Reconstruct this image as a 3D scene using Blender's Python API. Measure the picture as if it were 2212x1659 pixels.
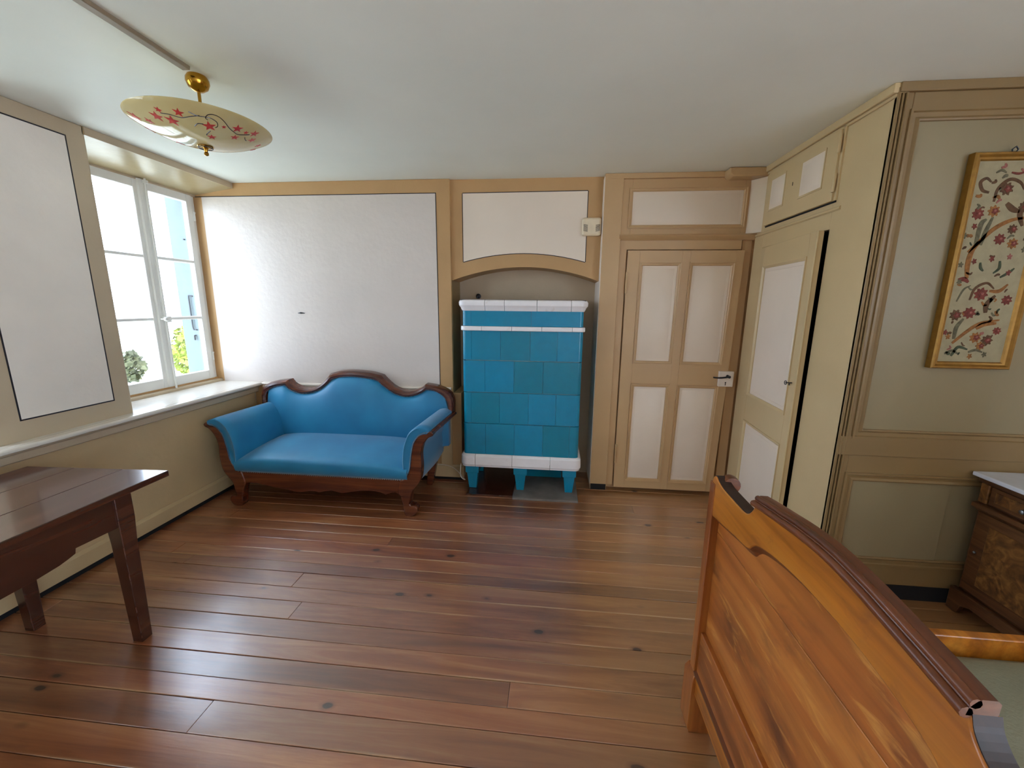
import bpy, math, random
from mathutils import Vector, Matrix
random.seed(7)
S = bpy.context.scene
COL = S.collection
for o in list(bpy.data.objects):
    bpy.data.objects.remove(o, do_unlink=True)

# ------------------------------------------------------------------ camera
CAM = Vector((2.6406, -3.3082, 1.5379))
YAW, PIT, ROL, FPX = 0.0968, -0.1947, 0.0103, 871.13
cam_d = bpy.data.cameras.new('camera')
cam = bpy.data.objects.new('camera', cam_d)
COL.objects.link(cam)
fw = Vector((-math.sin(YAW)*math.cos(PIT), math.cos(YAW)*math.cos(PIT), math.sin(PIT)))
r0 = Vector((math.cos(YAW), math.sin(YAW), 0))
u0 = r0.cross(fw)
rt = math.cos(ROL)*r0 + math.sin(ROL)*u0
up = -math.sin(ROL)*r0 + math.cos(ROL)*u0
cam.matrix_world = Matrix(((rt.x, up.x, -fw.x, CAM.x), (rt.y, up.y, -fw.y, CAM.y), (rt.z, up.z, -fw.z, CAM.z), (0, 0, 0, 1)))
cam_d.sensor_width = 36.0
cam_d.lens = FPX/2212*36
cam_d.clip_start = 0.02
S.camera = cam

# ------------------------------------------------------------------ sky, sun, exposure
w = bpy.data.worlds.new('sky')
S.world = w
w.use_nodes = True
bg = w.node_tree.nodes['Background']
bg.inputs[0].default_value = (0.75, 0.88, 1.12, 1)
bg.inputs[1].default_value = 7.0
sun_d = bpy.data.lights.new('sun', 'SUN')
sun_d.energy = 9.0
sun_d.angle = 0.01
sun_d.color = (1.0, 0.95, 0.86)
sun = bpy.data.objects.new('sun', sun_d)
COL.objects.link(sun)
sun.location = (6, -6, 9)
sun.rotation_euler = Vector((-0.62, 0.25, -0.74)).to_track_quat('-Z', 'Y').to_euler()
S.view_settings.view_transform = 'Standard'
S.view_settings.look = 'None'
S.view_settings.gamma = 1.0
S.view_settings.use_curve_mapping = False
S.view_settings.exposure = 0.80
S.cycles.max_bounces = 12
S.cycles.diffuse_bounces = 8
S.cycles.sample_clamp_indirect = 8.0

def portal(y0, y1, z0, z1):
    d = bpy.data.lights.new('window_portal', 'AREA')
    d.shape = 'RECTANGLE'
    d.size = y1-y0
    d.size_y = z1-z0
    d.cycles.is_portal = True
    o = bpy.data.objects.new('window_portal', d)
    COL.objects.link(o)
    o.location = (-0.43, (y0+y1)/2, (z0+z1)/2)
    o.rotation_euler = Vector((1, 0, 0)).to_track_quat('-Z', 'Z').to_euler()
def portal_at(loc, d, sx, sy):
    l = bpy.data.lights.new('window_portal', 'AREA')
    l.shape = 'RECTANGLE'
    l.size, l.size_y = sx, sy
    l.cycles.is_portal = True
    o = bpy.data.objects.new('window_portal', l)
    COL.objects.link(o)
    o.location = loc
    o.rotation_euler = Vector(d).to_track_quat('-Z', 'Z').to_euler()
FILLWIN = [(-4.90, -3.60), (-6.60, -5.30)]  # unseen windows added for fill light from the right
for a, b in FILLWIN:
    portal_at((6.28, (a+b)/2, 1.25), (-1, 0, 0), b-a, 2.2)
WIN = [(-0.90, -0.03), (-2.77, -1.87), (-4.62, -3.72)]
for a, b in WIN:
    portal(a, b, 0.88, 2.39)

# ------------------------------------------------------------------ materials
def mat(name):
    m = bpy.data.materials.new(name)
    m.use_nodes = True
    nt = m.node_tree
    return m, nt, nt.nodes['Principled BSDF']
def N(nt, t, **kw):
    n = nt.nodes.new(t)
    for k, v in kw.items():
        if k.startswith('_'):
            n.inputs[k[1:].replace('_', ' ')].default_value = v
        else:
            setattr(n, k, v)
    return n
def L(nt, a, b):
    nt.links.new(a, b)
def rgb(h, g=1.0):
    h = h.lstrip('#')
    c = [int(h[i:i+2], 16)/255 for i in (0, 2, 4)]
    return tuple((x/12.92 if x <= .04045 else ((x+.055)/1.055)**2.4)*g for x in c) + (1,)
def pos(nt, scale=(1, 1, 1), rnd=0.0):
    g = N(nt, 'ShaderNodeNewGeometry')
    mp = N(nt, 'ShaderNodeMapping')
    mp.inputs['Scale'].default_value = scale
    if rnd:
        oi = N(nt, 'ShaderNodeObjectInfo')
        mul = N(nt, 'ShaderNodeMath', operation='MULTIPLY')
        mul.inputs[1].default_value = rnd
        L(nt, oi.outputs['Random'], mul.inputs[0])
        ad = N(nt, 'ShaderNodeVectorMath', operation='ADD')
        L(nt, g.outputs['Position'], ad.inputs[0])
        L(nt, mul.outputs[0], ad.inputs[1])
        L(nt, ad.outputs[0], mp.inputs['Vector'])
    else:
        L(nt, g.outputs['Position'], mp.inputs['Vector'])
    return mp.outputs[0]
def ramp(nt, fac, stops):
    r = N(nt, 'ShaderNodeValToRGB')
    el = r.color_ramp.elements
    while len(el) < len(stops):
        el.new(0.5)
    for e, (p, c) in zip(el, stops):
        e.position = p
        e.color = c if len(c) == 4 else tuple(c)+(1,)
    L(nt, fac, r.inputs[0])
    return r.outputs[0]
def mix(nt, f, a, b, bt='MIX'):
    m = N(nt, 'ShaderNodeMix', data_type='RGBA', blend_type=bt)
    if isinstance(f, float):
        m.inputs[0].default_value = f
    else:
        L(nt, f, m.inputs[0])
    for s, v in ((6, a), (7, b)):
        if isinstance(v, tuple):
            m.inputs[s].default_value = v
        else:
            L(nt, v, m.inputs[s])
    return m.outputs[2]
def bump(nt, h, st, dist=0.01):
    b = N(nt, 'ShaderNodeBump')
    b.inputs['Strength'].default_value = st
    b.inputs['Distance'].default_value = dist
    L(nt, h, b.inputs['Height'])
    return b.outputs[0]
def paint(name, c, rough=0.45, var=0.10, sc=3.0, bmp=0.15, bsc=60.0, dirt=None):
    """hand-painted surface: small tonal drift, brushed relief"""
    m, nt, b = mat(name)
    n1 = N(nt, 'ShaderNodeTexNoise', _Scale=sc, _Detail=5.0)
    L(nt, pos(nt), n1.inputs['Vector'])
    lo = tuple(x*(1-var) for x in c[:3])+(1,)
    hi = tuple(min(1, x*(1+var*.6)) for x in c[:3])+(1,)
    colr = ramp(nt, n1.outputs[0], [(.3, lo), (.7, hi)])
    if dirt:
        n3 = N(nt, 'ShaderNodeTexNoise', _Scale=9.0, _Detail=8.0, _Roughness=.7)
        L(nt, pos(nt), n3.inputs['Vector'])
        f = ramp(nt, n3.outputs[0], [(.60, (0, 0, 0)), (.74, (.7, .7, .7))])
        colr = mix(nt, f, colr, dirt)
    L(nt, colr, b.inputs['Base Color'])
    b.inputs['Roughness'].default_value = rough
    n2 = N(nt, 'ShaderNodeTexNoise', _Scale=bsc, _Detail=4.0)
    L(nt, pos(nt), n2.inputs['Vector'])
    L(nt, bump(nt, n2.outputs[0], bmp, .004), b.inputs['Normal'])
    return m
def wood(name, cols, axis=0, rough=0.35, sc=1.0, rnd=5.0, bmp=0.12, coat=0.0, knots=0.0):
    """cols: dark, mid, light; grain runs along axis"""
    m, nt, b = mat(name)
    s = [14*sc]*3
    s[axis] = 1.1*sc
    v = pos(nt, tuple(s), rnd)
    n1 = N(nt, 'ShaderNodeTexNoise', _Scale=1.0, _Detail=6.0, _Roughness=.6, _Distortion=1.2)
    L(nt, v, n1.inputs['Vector'])
    s2 = [90*sc]*3
    s2[axis] = 3.0*sc
    n2 = N(nt, 'ShaderNodeTexNoise', _Scale=1.0, _Detail=3.0)
    L(nt, pos(nt, tuple(s2), rnd), n2.inputs['Vector'])
    c1 = ramp(nt, n1.outputs[0], [(.28, cols[0]), (.5, cols[1]), (.74, cols[2])])
    c2 = ramp(nt, n2.outputs[0], [(.35, (.62, .58, .55)), (.62, (1, 1, 1))])
    c = mix(nt, .6, c1, c2, 'MULTIPLY')
    n4 = N(nt, 'ShaderNodeTexNoise', _Scale=2.2, _Detail=3.0)
    L(nt, pos(nt, (1, 1, 1), rnd), n4.inputs['Vector'])
    c = mix(nt, .55, c, ramp(nt, n4.outputs[0], [(.3, (.66, .6, .58)), (.65, (1.05, 1.05, 1.05))]), 'MULTIPLY')
    L(nt, c, b.inputs['Base Color'])
    b.inputs['Roughness'].default_value = rough
    b.inputs['Coat Weight'].default_value = coat
    b.inputs['Coat Roughness'].default_value = .12
    L(nt, bump(nt, n2.outputs[0], bmp, .002), b.inputs['Normal'])
    return m
def smudge(m, colr, sc, lo, hi):
    nt = m.node_tree
    b = nt.nodes['Principled BSDF']
    src = b.inputs['Base Color'].links[0].from_socket
    n = N(nt, 'ShaderNodeTexNoise', _Scale=1.0, _Detail=5.0, _Roughness=.6, _Distortion=.6)
    L(nt, pos(nt, sc, 4.0), n.inputs['Vector'])
    L(nt, mix(nt, ramp(nt, n.outputs[0], [(lo, (0, 0, 0)), (hi, (.75, .75, .75))]), src, colr), b.inputs['Base Color'])
def plain(name, c, rough=.5, metal=0.0, var=.06, sc=20):
    m, nt, b = mat(name)
    n = N(nt, 'ShaderNodeTexNoise', _Scale=float(sc), _Detail=3.0)
    L(nt, pos(nt), n.inputs['Vector'])
    L(nt, ramp(nt, n.outputs[0], [(.3, tuple(x*(1-var) for x in c[:3])), (.7, tuple(x*(1+var) for x in c[:3]))]), b.inputs['Base Color'])
    b.inputs['Roughness'].default_value = rough
    b.inputs['Metallic'].default_value = metal
    return m

M = {}
M['trunk'] = paint('shade brown trunking paint', rgb('#8d7d66'), .5)  # trunking coloured brown for the shade on its side face
M['niche'] = paint('niche plaster', rgb('#c4b095'), .55, .1, 2.5, .5, 22)
M['tan'] = paint('tan wall paint', rgb('#c09968'), .5, .10, 2.2, .25, 45)
M['tan_plaster'] = paint('tan plaster', rgb('#c6ad83'), .55, .10, 2.5, .5, 22)
M['tan_door'] = paint('tan gloss paint on wood', rgb('#c5a377'), .32, .06, 3, .08, 80)
M['white_plaster'] = paint('white wall plaster', rgb('#d9cfc6'), .42, .05, 2.0, .55, 26)  # back wall colour lowered to offset the strong window light
M['white_panel'] = paint('cream panel paint', rgb('#eadbc9'), .34, .05, 2.0, .08, 70)
M['white_strip'] = paint('white trim and lit edge paint', rgb('#ece0d2'), .4, .05, 5, .2, 40)
M['pier_lightened'] = paint('lightened pier paint', rgb('#ece3d6'), .5, .08, 2.0, .35, 26)  # pier colour raised to stand in for missing fill light
M['pier_tan'] = paint('pier border paint', rgb('#bfad91'), .5, .08, 2.0, .35, 26)
M['ceiling'] = paint('ceiling paint', rgb('#e9ece2'), .6, .05, 1.3, .3, 14)
M['alcove'] = paint('darkened alcove frame paint', rgb('#8c724a'), .42, .10, 2.5, .15, 60)  # alcove frame and panel colours darkened to stand in for its dimness
M['alcove_panel'] = paint('darkened alcove panel paint', rgb('#918363'), .4, .08, 1.6, .15, 50)
M['soffit'] = paint('glossy soffit paint', rgb('#ab9871'), .3, .06, 3, .5, 16)
M['sill'] = paint('glossy sill paint', rgb('#d9d2c6'), .2, .05, 3, .2, 30)
M['lit_corner'] = paint('lit corner paint', rgb('#dcc8ab'), .4, .05, 5, .2, 40)
M['fill_wall'] = paint('white fill bounce paint', rgb('#f0ece4'), .6, .03, 2.0, .3, 26)  # unseen walls whitened to bounce extra fill into the room
M['edge_shade'] = wood('dark edge wood with painted shade', (rgb('#1c0d08'), rgb('#2e170d'), rgb('#3b2012')), 1, .5, 1, 3.0, .04, 0)  # dark brown edge wood, darkened further as painted shade
M['tan_cup'] = paint('pale tan cupboard paint', rgb('#cfb78b'), .32, .06, 3, .08, 80)
M['line'] = plain('dark painted line', rgb('#1d1a22'), .5)
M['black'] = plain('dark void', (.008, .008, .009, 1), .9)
M['window_white'] = paint('window paint', rgb('#e2e2dc'), .3, .05, 6, .15, 60)
M['shutter'] = paint('blue grey shutter paint', rgb('#566365'), .5, .12, 4, .3, 30)
M['iron'] = plain('dark iron', rgb('#3b3c40'), .42, .8)
M['steel'] = plain('worn steel', rgb('#8a8c8c'), .3, .9)
M['brass'] = plain('polished brass', rgb('#b98a33'), .18, 1.0, .05, 9)
M['sofa_wood'] = wood('mahogany', (rgb('#3a160d'), rgb('#63301c'), rgb('#7d4527')), 0, .25, 1.0, 0, .05, .3)
M['table_wood'] = wood('dark table wood', (rgb('#2c140e'), rgb('#472216'), rgb('#613a28')), 1, .26, .4, 3.0, .06, .7)
M['bed_wood'] = wood('amber cherry veneer', (rgb('#8a4a18'), rgb('#c47824'), rgb('#d9953a')), 1, .32, .5, 6.0, .04, .25)
M['bed_panel'] = wood('reddish cherry panel', (rgb('#6d3a1c'), rgb('#b4682a'), rgb('#d08a40')), 1, .34, .35, 9.0, .04, .2)
M['bed_wood_v'] = wood('cherry post wood', (rgb('#6f3816'), rgb('#a05a26'), rgb('#b87434')), 2, .32, .7, 2.0, .04, .25)
smudge(M['bed_panel'], rgb('#3d2119'), (4, 3.2, 6), .52, .74)
smudge(M['bed_panel'], rgb('#d99a4a'), (6, 5, 30), .58, .72)
smudge(M['bed_wood'], rgb('#7a4420'), (8, 9, 14), .58, .78)
M['bed_dark'] = wood('dark bed moulding', (rgb('#42200f'), rgb('#6e3a1a'), rgb('#844a24')), 1, .36, 1, 3.0, .04, .1)
M['stand_wood'] = wood('brown walnut', (rgb('#38200f'), rgb('#5e3a1e'), rgb('#7a5230')), 1, .35, 1.2, 3.0, .05, .15)
M['white_glaze'] = paint('white ceramic glaze', rgb('#f1eeef'), .14, .04, 8, .12, 14, rgb('#cdbfb2'))
M['grout'] = paint('pale joint', rgb('#a9c0bd'), .7, .2, 9, .2, 60)
M['plastic'] = plain('ivory plastic', rgb('#e2d2b4'), .35)
M['coverlet'] = paint('grey green coverlet', rgb('#87866f'), .85, .1, 4, .4, 120)
M['marble'] = paint('pale marble', rgb('#d9dee6'), .12, .10, 6, .0, 20)
M['stone'] = paint('hearth stone', rgb('#77706a'), .55, .2, 12, .4, 40)
M['cord'] = plain('white cord', rgb('#d8cdbb'), .5)

def blue_fabric():
    m, nt, b = mat('blue upholstery')
    n = N(nt, 'ShaderNodeTexNoise', _Scale=3.0, _Detail=3.0)
    L(nt, pos(nt), n.inputs['Vector'])
    L(nt, ramp(nt, n.outputs[0], [(.3, rgb('#1672a0')), (.7, rgb('#2088b4'))]), b.inputs['Base Color'])
    b.inputs['Roughness'].default_value = .48
    b.inputs['Sheen Weight'].default_value = .45
    b.inputs['Sheen Roughness'].default_value = .4
    n2 = N(nt, 'ShaderNodeTexNoise', _Scale=420.0, _Detail=2.0)
    L(nt, pos(nt), n2.inputs['Vector'])
    L(nt, bump(nt, n2.outputs[0], .12, .001), b.inputs['Normal'])
    return m
M['fabric'] = blue_fabric()

def tile_glaze():
    m, nt, b = mat('turquoise tile glaze')
    oi = N(nt, 'ShaderNodeObjectInfo')
    c1 = ramp(nt, oi.outputs['Random'], [(0, rgb('#0e7c94')), (.5, rgb('#0e86a8')), (1, rgb('#0f8cb6'))])
    n = N(nt, 'ShaderNodeTexNoise', _Scale=14.0, _Detail=6.0, _Roughness=.65)
    L(nt, pos(nt), n.inputs['Vector'])
    c = mix(nt, .5, c1, ramp(nt, n.outputs[0], [(.3, (.8, .86, .86)), (.7, (1.05, 1.05, 1.05))]), 'MULTIPLY')
    L(nt, c, b.inputs['Base Color'])
    b.inputs['Roughness'].default_value = .16
    n2 = N(nt, 'ShaderNodeTexNoise', _Scale=16.0, _Detail=2.0)
    L(nt, pos(nt), n2.inputs['Vector'])
    L(nt, bump(nt, n2.outputs[0], .12, .004), b.inputs['Normal'])
    return m
M['tile'] = tile_glaze()

def floor_wood():
    m, nt, b = mat('old stained floorboards')
    oi = N(nt, 'ShaderNodeObjectInfo')
    v = pos(nt, (.9, 11, 1), 7.0)
    n1 = N(nt, 'ShaderNodeTexNoise', _Scale=1.0, _Detail=8.0, _Roughness=.62, _Distortion=1.0)
    L(nt, v, n1.inputs['Vector'])
    c = ramp(nt, n1.outputs[0], [(.25, rgb('#70402a')), (.5, rgb('#9a5f3c')), (.78, rgb('#bd8a5c'))])
    c = mix(nt, .75, c, ramp(nt, oi.outputs['Random'], [(0, (.62, .56, .54)), (.35, (1.15, .95, .82)), (.7, (.85, .88, .85)), (1, (1.35, 1.25, 1.1))]), 'MULTIPLY')
    # paler, yellower boards in front of the door and under the bed (less stain)
    g = N(nt, 'ShaderNodeNewGeometry')
    sx = N(nt, 'ShaderNodeSeparateXYZ')
    L(nt, g.outputs['Position'], sx.inputs[0])
    mr = N(nt, 'ShaderNodeMapRange')
    mr.inputs[1].default_value = 2.5
    mr.inputs[2].default_value = 3.15
    L(nt, sx.outputs[0], mr.inputs[0])
    c = mix(nt, mr.outputs[0], c, mix(nt, .42, c, rgb('#a8804a')))
    # scuffed pale streaks
    n3 = N(nt, 'ShaderNodeTexNoise', _Scale=1.0, _Detail=9.0, _Roughness=.75)
    L(nt, pos(nt, (3.5, 22, 1), 0), n3.inputs['Vector'])
    f = ramp(nt, n3.outputs[0], [(.63, (0, 0, 0)), (.76, (.6, .6, .6))])
    c = mix(nt, f, c, rgb('#b58a62'))
    # worn board edges are paler
    tc = N(nt, 'ShaderNodeTexCoord')
    sg = N(nt, 'ShaderNodeSeparateXYZ')
    L(nt, tc.outputs['Generated'], sg.inputs[0])
    ed = ramp(nt, sg.outputs[1], [(0.0, (1, 1, 1)), (.07, (0, 0, 0)), (.93, (0, 0, 0)), (1.0, (.8, .8, .8))])
    n6 = N(nt, 'ShaderNodeTexNoise', _Scale=1.0, _Detail=4.0)
    L(nt, pos(nt, (1.6, 9, 1), 3.0), n6.inputs['Vector'])
    edm = mix(nt, 1.0, ed, ramp(nt, n6.outputs[0], [(.48, (0, 0, 0)), (.66, (.8, .8, .8))]), 'MULTIPLY')
    c = mix(nt, edm, c, rgb('#cda678'))
    # dark old stain left along some boards
    n7 = N(nt, 'ShaderNodeTexNoise', _Scale=1.0, _Detail=6.0, _Roughness=.65)
    L(nt, pos(nt, (1.1, 5.0, 1), 2.0), n7.inputs['Vector'])
    c = mix(nt, ramp(nt, n7.outputs[0], [(.56, (0, 0, 0)), (.74, (.55, .55, .55))]), c, rgb('#4a2a1c'))
    # knots
    vo = N(nt, 'ShaderNodeTexVoronoi', _Scale=1.0, _Randomness=1.0)
    n8 = N(nt, 'ShaderNodeTexNoise', _Scale=9.0, _Detail=3.0)
    L(nt, pos(nt), n8.inputs['Vector'])
    vv = N(nt, 'ShaderNodeVectorMath', operation='MULTIPLY_ADD')
    L(nt, n8.outputs['Color'], vv.inputs[0])
    vv.inputs[1].default_value = (.10, .10, 0)
    L(nt, pos(nt, (3.0, 5.6, 0), 11.0), vv.inputs[2])
    L(nt, vv.outputs[0], vo.inputs['Vector'])
    k = ramp(nt, vo.outputs['Distance'], [(.060, (1, 1, 1)), (.078, (0, 0, 0))])
    c = mix(nt, k, c, rgb('#24120d'))
    k2 = ramp(nt, vo.outputs['Distance'], [(.07, (.5, .5, .5)), (.13, (0, 0, 0))])
    c = mix(nt, k2, c, rgb('#54301c'))
    L(nt, c, b.inputs['Base Color'])
    n4 = N(nt, 'ShaderNodeTexNoise', _Scale=5.0, _Detail=5.0)
    L(nt, pos(nt), n4.inputs['Vector'])
    L(nt, ramp(nt, n4.outputs[0], [(.3, (.28, .28, .28)), (.7, (.48, .48, .48))]), b.inputs['Roughness'])
    n5 = N(nt, 'ShaderNodeTexNoise', _Scale=1.0, _Detail=6.0)
    L(nt, pos(nt, (6, 60, 1), 7.0), n5.inputs['Vector'])
    L(nt, bump(nt, n5.outputs[0], .22, .004), b.inputs['Normal'])
    b.inputs['Specular IOR Level'].default_value = .75
    b.inputs['Coat Weight'].default_value = 1.0
    b.inputs['Coat Roughness'].default_value = .24
    b.inputs['Coat IOR'].default_value = 1.85
    return m
M['floor'] = floor_wood()

def burl():
    m, nt, b = mat('burl veneer')
    n = N(nt, 'ShaderNodeTexNoise', _Scale=14.0, _Detail=6.0, _Distortion=2.0)
    L(nt, pos(nt), n.inputs['Vector'])
    L(nt, ramp(nt, n.outputs[0], [(.3, rgb('#3d2410')), (.5, rgb('#6b441f')), (.7, rgb('#8d6230'))]), b.inputs['Base Color'])
    b.inputs['Roughness'].default_value = .38
    return m
M['burl'] = burl()

def glass():
    m, nt, b = mat('window glass')
    tr = N(nt, 'ShaderNodeBsdfTransparent')
    tr.inputs[0].default_value = (.97, .985, .98, 1)
    gl = N(nt, 'ShaderNodeBsdfGlossy')
    gl.inputs['Roughness'].default_value = .02
    mx = N(nt, 'ShaderNodeMixShader')
    mx.inputs[0].default_value = .06
    L(nt, tr.outputs[0], mx.inputs[1])
    L(nt, gl.outputs[0], mx.inputs[2])
    L(nt, mx.outputs[0], nt.nodes['Material Output'].inputs['Surface'])
    return m
M['glass'] = glass()

def opal():
    m, nt, b = mat('cream opal glass')
    b.inputs['Base Color'].default_value = rgb('#dfd3ab')
    b.inputs['Roughness'].default_value = .07
    b.inputs['Subsurface Weight'].default_value = .0
    n = N(nt, 'ShaderNodeTexNoise', _Scale=6.0)
    L(nt, pos(nt), n.inputs['Vector'])
    L(nt, ramp(nt, n.outputs[0], [(.3, rgb('#c4b27a')), (.7, rgb('#d2c48f'))]), b.inputs['Base Color'])
    return m
M['opal'] = opal()
M['red_enamel'] = plain('red flower enamel', rgb('#c03f3a'), .2, 0, .15, 60)
M['vine_enamel'] = plain('black vine enamel', rgb('#20182a'), .2)

# ------------------------------------------------------------------ mesh tools
class MB:
    def __init__(self):
        self.v, self.f = [], []
    def add(self, vs, fs):
        n = len(self.v)
        self.v += [tuple(p) for p in vs]
        self.f += [tuple(i+n for i in f) for f in fs]
        return self
    def box(self, x0, x1, y0, y1, z0, z1):
        return self.hexa([(x0, y0, z0), (x1, y0, z0), (x1, y1, z0), (x0, y1, z0)], [(x0, y0, z1), (x1, y0, z1), (x1, y1, z1), (x0, y1, z1)])
    def hexa(self, bot, top):
        return self.loft([bot, top], True)
    def loft(self, rings, caps=True, closed=True):
        n = len(rings[0])
        vs = [p for r in rings for p in r]
        fs = []
        for i in range(len(rings)-1):
            for j in range(n if closed else n-1):
                k = (j+1) % n
                fs.append((i*n+j, i*n+k, (i+1)*n+k, (i+1)*n+j))
        if caps:
            fs.append(tuple(range(n-1, -1, -1)))
            fs.append(tuple((len(rings)-1)*n+i for i in range(n)))
        return self.add(vs, fs)
    def prism(self, poly, axis, a0, a1, dx=0.0):
        """poly: pairs in the two other axes (xyz order); extruded along axis from a0 to a1"""
        def P(p, a, s):
            if axis == 'x': return (a, p[0], p[1])
            if axis == 'y': return (p[0]+s, a, p[1])
            return (p[0], p[1], a)
        return self.loft([[P(p, a0, 0) for p in poly], [P(p, a1, dx) for p in poly]])
    def tube(self, pts, r, n=8, caps=True):
        pts = [Vector(p) for p in pts]
        rings = []
        prev = None
        for i, p in enumerate(pts):
            t = (pts[min(i+1, len(pts)-1)]-pts[max(i-1, 0)]).normalized()
            a = Vector((0, 0, 1)) if abs(t.z) < .9 else Vector((1, 0, 0))
            if prev is not None:
                a = prev
            x = (a - t*a.dot(t)).normalized()
            prev = x
            y = t.cross(x)
            rr = r[i] if isinstance(r, (list, tuple)) else r
            rings.append([tuple(p + x*math.cos(2*math.pi*k/n)*rr + y*math.sin(2*math.pi*k/n)*rr) for k in range(n)])
        return self.loft(rings, caps)
    def lathe(self, prof, c, n=32, axis='z'):
        """prof: (radius, offset along axis)"""
        rings = []
        for r, h in prof:
            ring = []
            for k in range(n):
                a = 2*math.pi*k/n
                q = (r*math.cos(a), r*math.sin(a), h)
                if axis == 'y': q = (q[0], h, q[1])
                if axis == 'x': q = (h, q[0], q[1])
                ring.append((c[0]+q[0], c[1]+q[1], c[2]+q[2]))
            rings.append(ring)
        return self.loft(rings, True)
    def build(self, name, m, parent=None, bev=0.0, smooth=None, seg=2, local=False):
        me = bpy.data.meshes.new(name)
        off = Vector((0, 0, 0))
        if parent is not None and not local:
            q = parent
            while q is not None:
                off += q.location
                q = q.parent
        me.from_pydata([(x-off.x, y-off.y, z-off.z) for x, y, z in self.v], [], self.f)
        me.materials.append(M[m] if isinstance(m, str) else m)
        import bmesh
        bm = bmesh.new()
        bm.from_mesh(me)
        bmesh.ops.recalc_face_normals(bm, faces=bm.faces)
        bm.to_mesh(me)
        bm.free()
        o = bpy.data.objects.new(name, me)
        COL.objects.link(o)
        if parent is not None:
            o.parent = parent
        if bev:
            b = o.modifiers.new('bevel', 'BEVEL')
            b.width = bev
            b.segments = seg
            b.limit_method = 'ANGLE'
            b.angle_limit = math.radians(35)
        if smooth is not None or bev:
            for p in me.polygons:
                p.use_smooth = True
            me.set_sharp_from_angle(angle=math.radians(smooth if smooth is not None else 35))
            if bev:
                wn = o.modifiers.new('normals', 'WEIGHTED_NORMAL')
                wn.keep_sharp = True
        return o
def tag(o, label=None, cat=None, group=None, kind=None):
    for k, v in (('label', label), ('category', cat), ('group', group), ('kind', kind)):
        if v: o[k] = v
    return o
def thing(name, loc, label, cat, group=None, rz=0.0):
    o = bpy.data.objects.new(name, None)
    o.empty_display_size = .1
    COL.objects.link(o)
    o.location = loc
    o.rotation_euler = (0, 0, rz)
    return tag(o, label, cat, group)
def struct(name, mb, m, label=None, **kw):
    return tag(mb.build(name, m, None, **kw), label, None, None, 'structure')
def spline(pts, n=6, closed=False):
    """Catmull-Rom through 2D/3D points"""
    P = [Vector(p) for p in pts]
    out = []
    m = len(P)
    for i in range(m if closed else m-1):
        p0 = P[(i-1) % m] if closed or i > 0 else P[i]*2-P[i+1]
        p1, p2 = P[i], P[(i+1) % m]
        p3 = P[(i+2) % m] if closed or i+2 < m else P[i+1]*2-P[i]
        for k in range(n):
            t = k/n
            out.append(tuple(.5*((2*p1)+(p2-p0)*t+(2*p0-5*p1+4*p2-p3)*t*t+(3*p1-p0-3*p2+p3)*t**3)))
    if not closed:
        out.append(tuple(P[-1]))
    return out
def resample(pts, n):
    P = [Vector(p) for p in pts]
    d = [0]
    for a, b in zip(P, P[1:]): d.append(d[-1]+(b-a).length)
    out = []
    for i in range(n):
        t = d[-1]*i/(n-1)
        k = max(j for j in range(len(d)-1) if d[j] <= t+1e-9)
        f = (t-d[k])/max(1e-9, d[k+1]-d[k])
        out.append(tuple(P[k].lerp(P[k+1], min(1, f))))
    return out
def interp(pts, x):
    for (a, b), (c, d) in zip(pts, pts[1:]):
        if a <= x <= c: return b+(d-b)*(x-a)/max(1e-9, c-a)
    return pts[0][1] if x < pts[0][0] else pts[-1][1]

# ring on a rectangle-like quad lying in a plane.  corners: 4 Vectors in order, nrm: outward
def inset(c, d):
    out = []
    for i in range(4):
        p, a, b = c[i], c[(i-1) % 4], c[(i+1) % 4]
        ea, eb = (a-p).normalized(), (b-p).normalized()
        s = ea.cross(eb).length
        out.append(p + (ea+eb)*(d/max(s, .2)))
    return out
def ring(mb, c, nrm, prof):
    """prof: list of (inset, height) -> mitred moulding round the quad"""
    c = [Vector(p) for p in c]
    nrm = Vector(nrm)
    rings = [[tuple(q+nrm*h) for q in inset(c, d)] for d, h in prof]
    return mb.loft(rings, False)
def slab(mb, c, nrm, h0, h1, ins=0.0):
    c = inset([Vector(p) for p in c], ins)
    nrm = Vector(nrm)
    return mb.loft([[tuple(q+nrm*h0) for q in c], [tuple(q+nrm*h1) for q in c]], True)
def panel(parent, corners, nrm, m_mould, m_panel, mould=.026, depth=.014, proud=.009, name='panel'):
    """moulded frame sinking into a recessed field with a raised centre"""
    mb = MB()
    ring(mb, corners, nrm, [(0, -.002), (0, proud), (.006, proud), (.010, proud*.3), (mould*.7, proud*.2), (mould, -depth*.6+.004), (mould, -depth)])
    mb.build('moulding', m_mould, parent, smooth=30)
    mb = MB()
    c = [Vector(p) for p in corners]
    n = Vector(nrm)
    rr = [[tuple(q+n*h) for q in inset(c, d)] for d, h in ((mould-.001, -depth-.006), (mould-.001, -depth+.0035), (mould+.018, -depth+.0045), (mould+.024, -depth+.0075))]
    mb.loft(rr, True)
    return mb.build(name, m_panel, parent, smooth=30)

H = 2.49
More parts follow.
